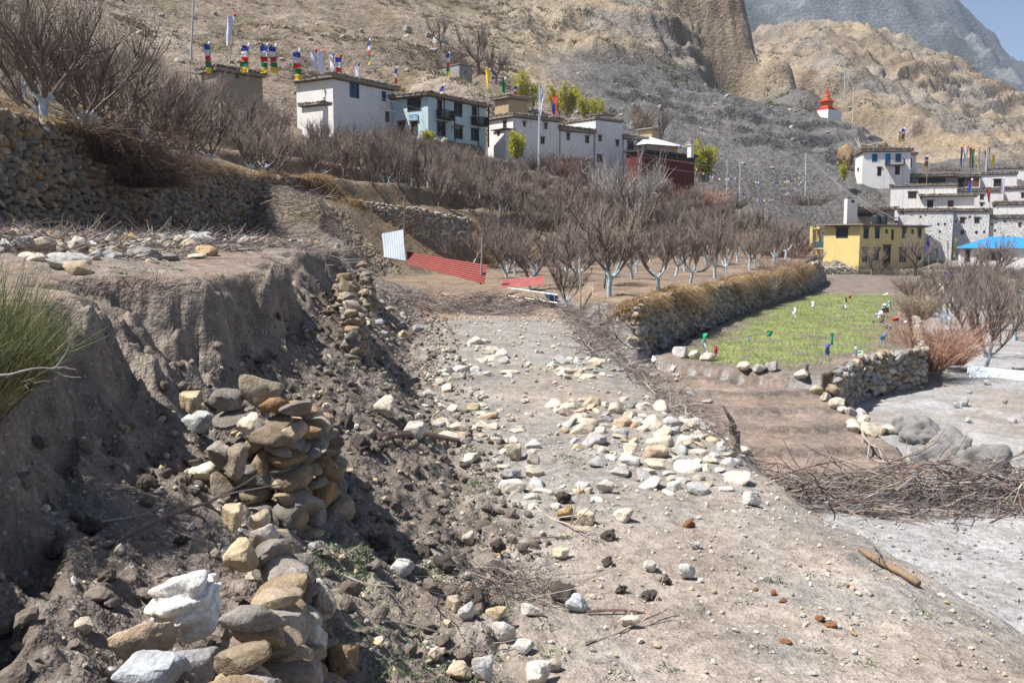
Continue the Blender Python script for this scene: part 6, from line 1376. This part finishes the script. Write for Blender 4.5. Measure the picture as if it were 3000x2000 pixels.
for i, (u, v, w, hh, c, lab) in enumerate([(1615, 880, 44, 26, 'b', 'blue and white crumpled bag beside the ladder'), (1580, 888, 30, 14, 'w', 'white crumpled bag left of the blue bag'), (1528, 890, 22, 14, 'w', 'small white scrap below the ladder'), (1620, 900, 26, 12, 'w', 'white scrap in front of the blue bag'), (2425, 1478, 44, 22, 'w', 'white litter at the left end of the brushwood'), (2690, 1315, 30, 16, 'w', 'crumpled white paper by the mud heap'), (1648, 422 + 180, 1, 1, 'b', '')][:6]):
    p = hit(u, v); s = p[1] / F; q, f = rock_geo(1600 + i, 2, 9, 10, .35); tag(obj('litter', mesh('litter', q, f, m_bag[c], False), None, (p[0], p[1], p[2] + hh * s * .4), (0, 0, i), (w * s * .5, w * s * .4, hh * s * .55)), lab, 'litter')
p = at(1895, 548, 116); q, f = rock_geo(1650, 2, 7, 9, .25); tag(obj('tarpaulin', mesh('tarpaulin', q, f, m_bag['b'], True), None, p, (0, 0, 0), (.75, .5, .5)), 'blue tarpaulin bundle below the red building', 'tarpaulin')
# ------------------------------------------------------------------ brushwood, branches, posts
m_stick = [plain('stick_grey', (.30, .26, .235), scale=5, var=.4), plain('stick_brown', (.20, .135, .11), scale=5, var=.4), plain('stick_pale', (.42, .35, .27), scale=5, var=.35), plain('stick_dark', (.12, .09, .085), scale=5, var=.4)]
def stick_me(seed, L=1., r=.012, fork=2, wob=.14, mat=None, taper=.35, name='stick'):
    g = np.random.default_rng(seed); mb = MB(); pts = branch(g, (0, 0, 0), (1, 0, 0), L, 7, wob, 0); mb.tube(pts, np.linspace(r, r * taper, 8), 5)
    for _ in range(fork):
        p, d = along(pts, g.uniform(.25, .8)); mb.tube(branch(g, p, unit(d + g.normal(0, .5, 3)), L * g.uniform(.2, .5), 4, .12, 0), np.linspace(r * .6, r * .25, 5), 4)
    return mb.me(name, mat or m_stick[seed % 4])
ST = [stick_me(10 + i, 1., .011, 3, .10 + .05 * (i % 3)) for i in range(16)]
def brush(name, label, c, size, n, nt, ang=0., spread=.35, Lr=(.8, 1.8), lift=.4, zf=None, cat='brushwood', w=.012):
    """heap of dry branches: each longer stick is a part, the fine twigs are one part"""
    g = np.random.default_rng(n + nt); z0 = zf or (lambda x, y: gz(x, y)); o = empty(name, (c[0], c[1], z0(c[0], c[1])), label, cat); oz = o.location.z
    hh = lambda a, b: size[2] * max(0., 1 - (a / size[0]) ** 2 - (b / size[1]) ** 2)
    for i in range(n):
        a, b = g.uniform(-1, 1) * size[0], g.uniform(-1, 1) * size[1]; L = g.uniform(*Lr); x, y = c[0] + a, c[1] + b; t = ang + g.normal(0, spread) + (math.pi if g.random() < .5 else 0)
        obj('stick', ST[g.integers(16)], o, (a - math.cos(t) * L * .5, b - math.sin(t) * L * .5, z0(x, y) - oz + hh(a, b) * g.uniform(.1, 1.05) + .03), (g.uniform(0, 6.28), g.normal(0, .14), t), L)
    if nt:
        a, b = g.uniform(-1, 1, nt) * size[0] * 1.1, g.uniform(-1, 1, nt) * size[1] * 1.1; h_ = np.array([hh(p, q) * g.uniform(0, 1.05) for p, q in zip(a, b)]); zz = np.array([z0(c[0] + p, c[1] + q) for p, q in zip(a, b)]) - oz
        t = ang + g.normal(0, spread * 1.6, nt) + np.where(g.random(nt) < .5, math.pi, 0)
        V_, F_ = ribbons(g, np.stack([a, b, zz + h_ + .02], -1), np.stack([np.cos(t), np.sin(t), g.normal(.05, .25, nt)], -1), g.uniform(.25, .9, nt), np.full(nt, w), .2, 3, .05, .5)
        tag(obj('twigs', mesh('twigs', V_, F_, m_stem, False, tint(g, nt, 8, [(.20, .17, .16), (.29, .26, .245), (.13, .105, .10), (.30, .22, .17)], .3)), o), kind='stuff')
    return o
brush('brushwood_pile', 'long grey heap of cut branches on the gravel plain at the right', (8.7, 18.3), (3.9, 1.0, .85), 190, 3200, .05, .34, (.9, 2.4), w=.015)
brush('brushwood_pile', 'brown heap of thin twigs at the far end of the path', (-2.0, 38.5), (2.6, 1.8, .35), 40, 2600, .3, .8, (.5, 1.3), w=.016)
brush('brushwood_pile', 'tangle of branches under the red metal sheets', (-1.2, 41.2), (3.4, 1.1, .6), 60, 1600, .05, .4, (.8, 2.2), w=.014)
brush('brushwood_pile', 'grey-mauve heap of prunings against the end of the long wall', (-10.6, 47), (2.8, 2.2, 1.3), 60, 2600, .5, .5, (1., 2.2), w=.014)
brush('brush_fence', 'dead branches laid along the right edge of the far path', (2.75, 31.5), (.75, 7.5, .7), 90, 2600, 1.4, .5, (.6, 1.7), w=.012)
brush('brush_fence', 'dead branches and twigs along the right edge of the nearer path', (3.25, 19.5), (.5, 4.6, .35), 40, 1300, 1.5, .5, (.5, 1.4), w=.010)
brush('twig_litter', 'prunings and twigs strewn over the upper terrace', (-9.0, 22), (3.6, 9, .10), 150, 7000, .3, 1.4, (.4, 1.2), w=.018)
brush('twig_litter', 'prunings piled at the left edge of the upper terrace', (-9.6, 18.0), (1.8, 2.2, .25), 40, 1500, .1, .9, (.5, 1.3), w=.010)
brush('twig_clump', 'upright clump of cut stems among the earth clods', (-.02, 7.55), (.35, .3, .22), 26, 260, .9, .9, (.25, .5), w=.006)
# single branches
BR = [stick_me(60 + i, 1., .014, 3, .1, m_stick[(0, 3, 1, 2)[i % 4]], name='branch') for i in range(6)]
for i, (u0, v0, u1, v1, k, lab) in enumerate([(290, 1540, 480, 1550, 1, 'brown forked branch end lying on the soil shelf'), (355, 1590, 640, 1470, 0, 'long grey-brown branch lying on the soil shelf'), (1720, 1800, 2060, 1740, 1, 'dark branch lying across the path beside the blue-grey stone'), (1710, 1890, 2035, 1830, 1, 'dark forked branch lying on the path near the flat cream stone'), (1100, 1810, 1480, 1900, 1, 'thin dark branch among the weeds on the slope'), (1235, 1740, 1335, 1850, 0, 'pale grey twig leaning down the slope'), (1000, 1690, 1150, 1780, 1, 'dark twig with a reddish end beside the nearest wall stub'), (780, 1030, 850, 1130, 2, 'pale thin stems leaning behind the dark boulder'), (1550, 1585, 1790, 1540, 2, 'reddish cut branch by the clods'), (1570, 1490, 1650, 1600, 2, 'pale twig on the slope beside the ochre stone'), (0, 1115, 205, 1050, 0, 'pale grey stick poking out below the green shrub'), (20, 1120, 110, 1165, 0, 'forked pale stick under the green shrub'), (2520, 1250, 2600, 1430, 3, 'thin dark twig standing at the brushwood'), (2560, 1610, 2670, 1700, 3, 'thin dark twig on the gravel below the path edge'), (1100, 1290, 1260, 1200, 2, 'reddish stick lying over the pale boulder')]):
    a, b = hit(u0, v0), hit(u1, v1)
    if u0 < 30: a, b = at(u0, v0, 5.0), at(u1, v1, 5.1)
    if a is None or b is None or abs(a[1] - b[1]) > 12: continue
    d = Vector(tuple(b - a)); L = d.length; tag(obj('branch', BR[i % 6], None, (a[0], a[1], a[2] + .03), d.to_track_quat('X', 'Z').to_euler(), (L, max(.6, L * .8), max(.6, L * .8))), lab, 'branch')
a, b = onz(2520, 1626, -.1), onz(2690, 1726, -.1); L = a - b; mb = MB(); pts = [np.array([0, 0, .06]) + (a - b) * t + np.array([0, .006 * math.sin(5 * t), .004 * math.sin(7 * t)]) for t in np.linspace(0, 1, 9)]; mb.tube(pts, [.03, .034, .03, .036, .033, .036, .032, .035, .03], 9)
tag(mb.build('log', plain('ochre_log', (.22, .155, .10), scale=4, var=.4), None, True, loc=b), 'thin peeled log lying along the shoulder of the path at right', 'log')
for i, (u, v, vt, Y, lab) in enumerate([(1408, 800, 694, 41, 'dark upright post in front of the red sheet'), (1183, 700, 570, 44.5, 'thin upright post beside the white metal sheet'), (1700, 880, 760, 41.5, 'crooked post at the gap of the lower orchard'), (1760, 885, 760, 43, 'slanting post behind the fence brush')]):
    b = at(u, v, Y); t = at(u + (4, 3, -2, 22)[i], vt, Y); tag(MB().tube([b - np.array([0, 0, .5]), (b + t) / 2 + np.array([.03, 0, 0]), t], [.05, .045, .035], 7).build('post', m_stick[i % 4]), lab, 'post')
# tree stump at the path edge
p = hit(2150, 1310); g = np.random.default_rng(9); mb = MB(); mb.tube(branch(g, (0, 0, -.1), (.1, 0, 1), .4, 3, .1, 0), [.14, .11, .10, .09], 8)
for k in range(7): mb.tube(branch(g, (0, 0, .2 + .03 * k), (g.normal(-.3, .6), g.normal(0, .5), .8), g.uniform(.2, .5), 3, .25, 0), [.05, .04, .03, .015], 6)
tag(mb.build('stump', plain('stump_wood', (.24, .19, .155), scale=12, var=.4, bs=.8), None, loc=p), 'short grey branching stump at the right edge of the path', 'stump')
# dried dung
m_dung = plain('dung', (.22, .105, .05), scale=20, var=.35, bs=.8, bd=.01, world_=True)
for i, (u, v, w, hh, lab) in enumerate([(2022, 1545, 46, 30, 'largest heap of brown dung on the path'), (2405, 1820, 42, 26, 'brown dung lump, left of a touching pair'), (2435, 1838, 40, 22, 'brown dung lump, right of a touching pair'), (2305, 1885, 46, 14, 'flat brown dung disc on the near path'), (2270, 1745, 26, 20, 'small dung lump above two others'), (2215, 1732, 24, 12, 'small dark dung lump, leftmost of the trio'), (2295, 1765, 26, 14, 'small dark dung lump, lowest of the trio'), (2488, 1722, 16, 12, 'tiny round brown lump alone on the path')]):
    p = hit(u, v); s = p[1] / F; q, f = rock_geo(1700 + i, 3, 6, 10, .2); tag(obj('dung', mesh('dung', q, f, m_dung, True), None, (p[0], p[1] + .02, p[2] + hh * s * .3), (0, 0, i), (w * s * .5, w * s * .42, hh * s * .55)), lab, 'dung', 'dung on the path')
# roll of wire mesh at the fence
p = hit(1905, 1100); mb = MB(); L, r_ = 1.0, .16
for k in range(9): mb.tube([(r_ * math.cos(t), k * L / 8, r_ + r_ * math.sin(t)) for t in np.linspace(0, 6.283, 12)], .006, 3, False)
for k in range(14): t = 6.283 * k / 14; mb.tube([(r_ * math.cos(t), 0, r_ + r_ * math.sin(t)), (r_ * math.cos(t + .6), L, r_ + r_ * math.sin(t + .6))], .006, 3, False)
tag(mb.build('wire_mesh_roll', m_steel, None, loc=p, rot=(0, 0, .9)), 'crushed roll of grey wire mesh at the right edge of the path', 'wire mesh')

# brushwood stacked on village roofs, poles and a hay heap on the spur house roof
for i, (u, v, Y, sx, lab) in enumerate([(2770, 500, 172, 2.6, 'dark brushwood stacked on a roof below the banner row'), (2700, 530, 166, 2.2, 'brushwood stacked on the open barn roof'), (2560, 640, 139, 2.4, 'brushwood stacked on the stone shed roof'), (2960, 505, 180, 2.6, 'brushwood on the highest roof of the village')]):
    p = at(u, v, Y); brush('roof_brushwood', lab, (p[0], p[1]), (sx, 1.2, 1.1), 26, 900, .1, .5, (1., 2.4), zf=lambda x, y, z=p[2]: z, w=.05)
for i, (u0, v0, u1, v1) in enumerate([(2505, 405, 2518, 434), (2512, 404, 2521, 432), (2520, 422, 2560, 428), (2522, 428, 2585, 418)]):
    a, b = at(u0, v0, 166), at(u1, v1, 165); tag(MB().tube([b - b, (a - b) * .5 + np.array([0, 0, .04]), a - b], [.09, .08, .07], 6).build('roof_pole', m_stick[2], None, loc=b), ('pale pole leaning at the left end of the spur house roof', 'second pale pole leaning beside the first on the spur house', 'pale pole lying on the spur house roof', 'longer pale pole reaching the straw heap on the roof')[i], 'pole')
q, f = rock_geo(2100, 2, 5, 10, .2); p = at(2588, 432, 166); tag(obj('straw_heap', mesh('straw_heap', q, f, plain('straw_heap', (.36, .26, .17), scale=5, var=.35, bs=.9, bd=.1), True), None, p, (0, 0, .3), (1.3, 1.0, 1.15)), 'cone of brown straw on the spur house roof', 'straw heap')
# ------------------------------------------------------------------ loose rocks on the hillsides, haze
hp = Heap(); g = np.random.default_rng(91)
for k in range(2600):
    y = 100 * (3.6 ** g.random()); x = g.uniform(-.6, .42) * y
    if gz(x, y) < 13: continue
    s = .15 + 1.1 * g.random() ** 5; c = np.array((.36, .32, .27)) * g.uniform(.7, 1.25)
    hp.add(LOW[g.integers(10)], (x, y, gz(x, y) + s * .1), (s * .6, s * .5, s * .4), (g.normal(0, .4), g.normal(0, .4), g.uniform(0, 6)), c)
tag(hp.build('hill_rubble', m_rockv), 'pale loose rocks strewn over the hillside', 'rubble', kind='stuff')
for i, (u, v, Y, w, hgt, lab) in enumerate([(1290, 125, 195, 44, 34, 'greenish grey boulder on the slope above the block hut'), (1195, 95, 200, 40, 26, 'flat grey boulder near the top of the brown slope'), (1255, 110, 200, 30, 24, 'smaller grey boulder beside the greenish one'), (1270, 170, 180, 24, 18, 'grey boulder just above the block hut')]):
    p = at(u, v, Y); s = Y / F; tag(obj('boulder', HERO_ME[i], None, (p[0], p[1], gz(p[0], p[1]) + hgt * s * .2), (0, 0, i), (w * s * .55, w * s * .5, hgt * s * .6), (.34, .34, .30)), lab, 'boulder')
mh = bpy.data.materials.new('haze'); mh.use_nodes = True; nt = mh.node_tree; nt.nodes.clear()
o_ = nt.nodes.new('ShaderNodeOutputMaterial'); pv = nt.nodes.new('ShaderNodeVolumePrincipled'); pv.inputs['Color'].default_value = (.66, .80, 1, 1); pv.inputs['Density'].default_value = .00016; pv.inputs['Anisotropy'].default_value = .0
nt.links.new(pv.outputs[0], o_.inputs['Volume'])
hz_ = MB().box(-3100, 3600, -350, 3300, -5.0, 640).build('haze', mh); tag(hz_, 'thin blue air between here and the far mountain', 'haze', kind='stuff')
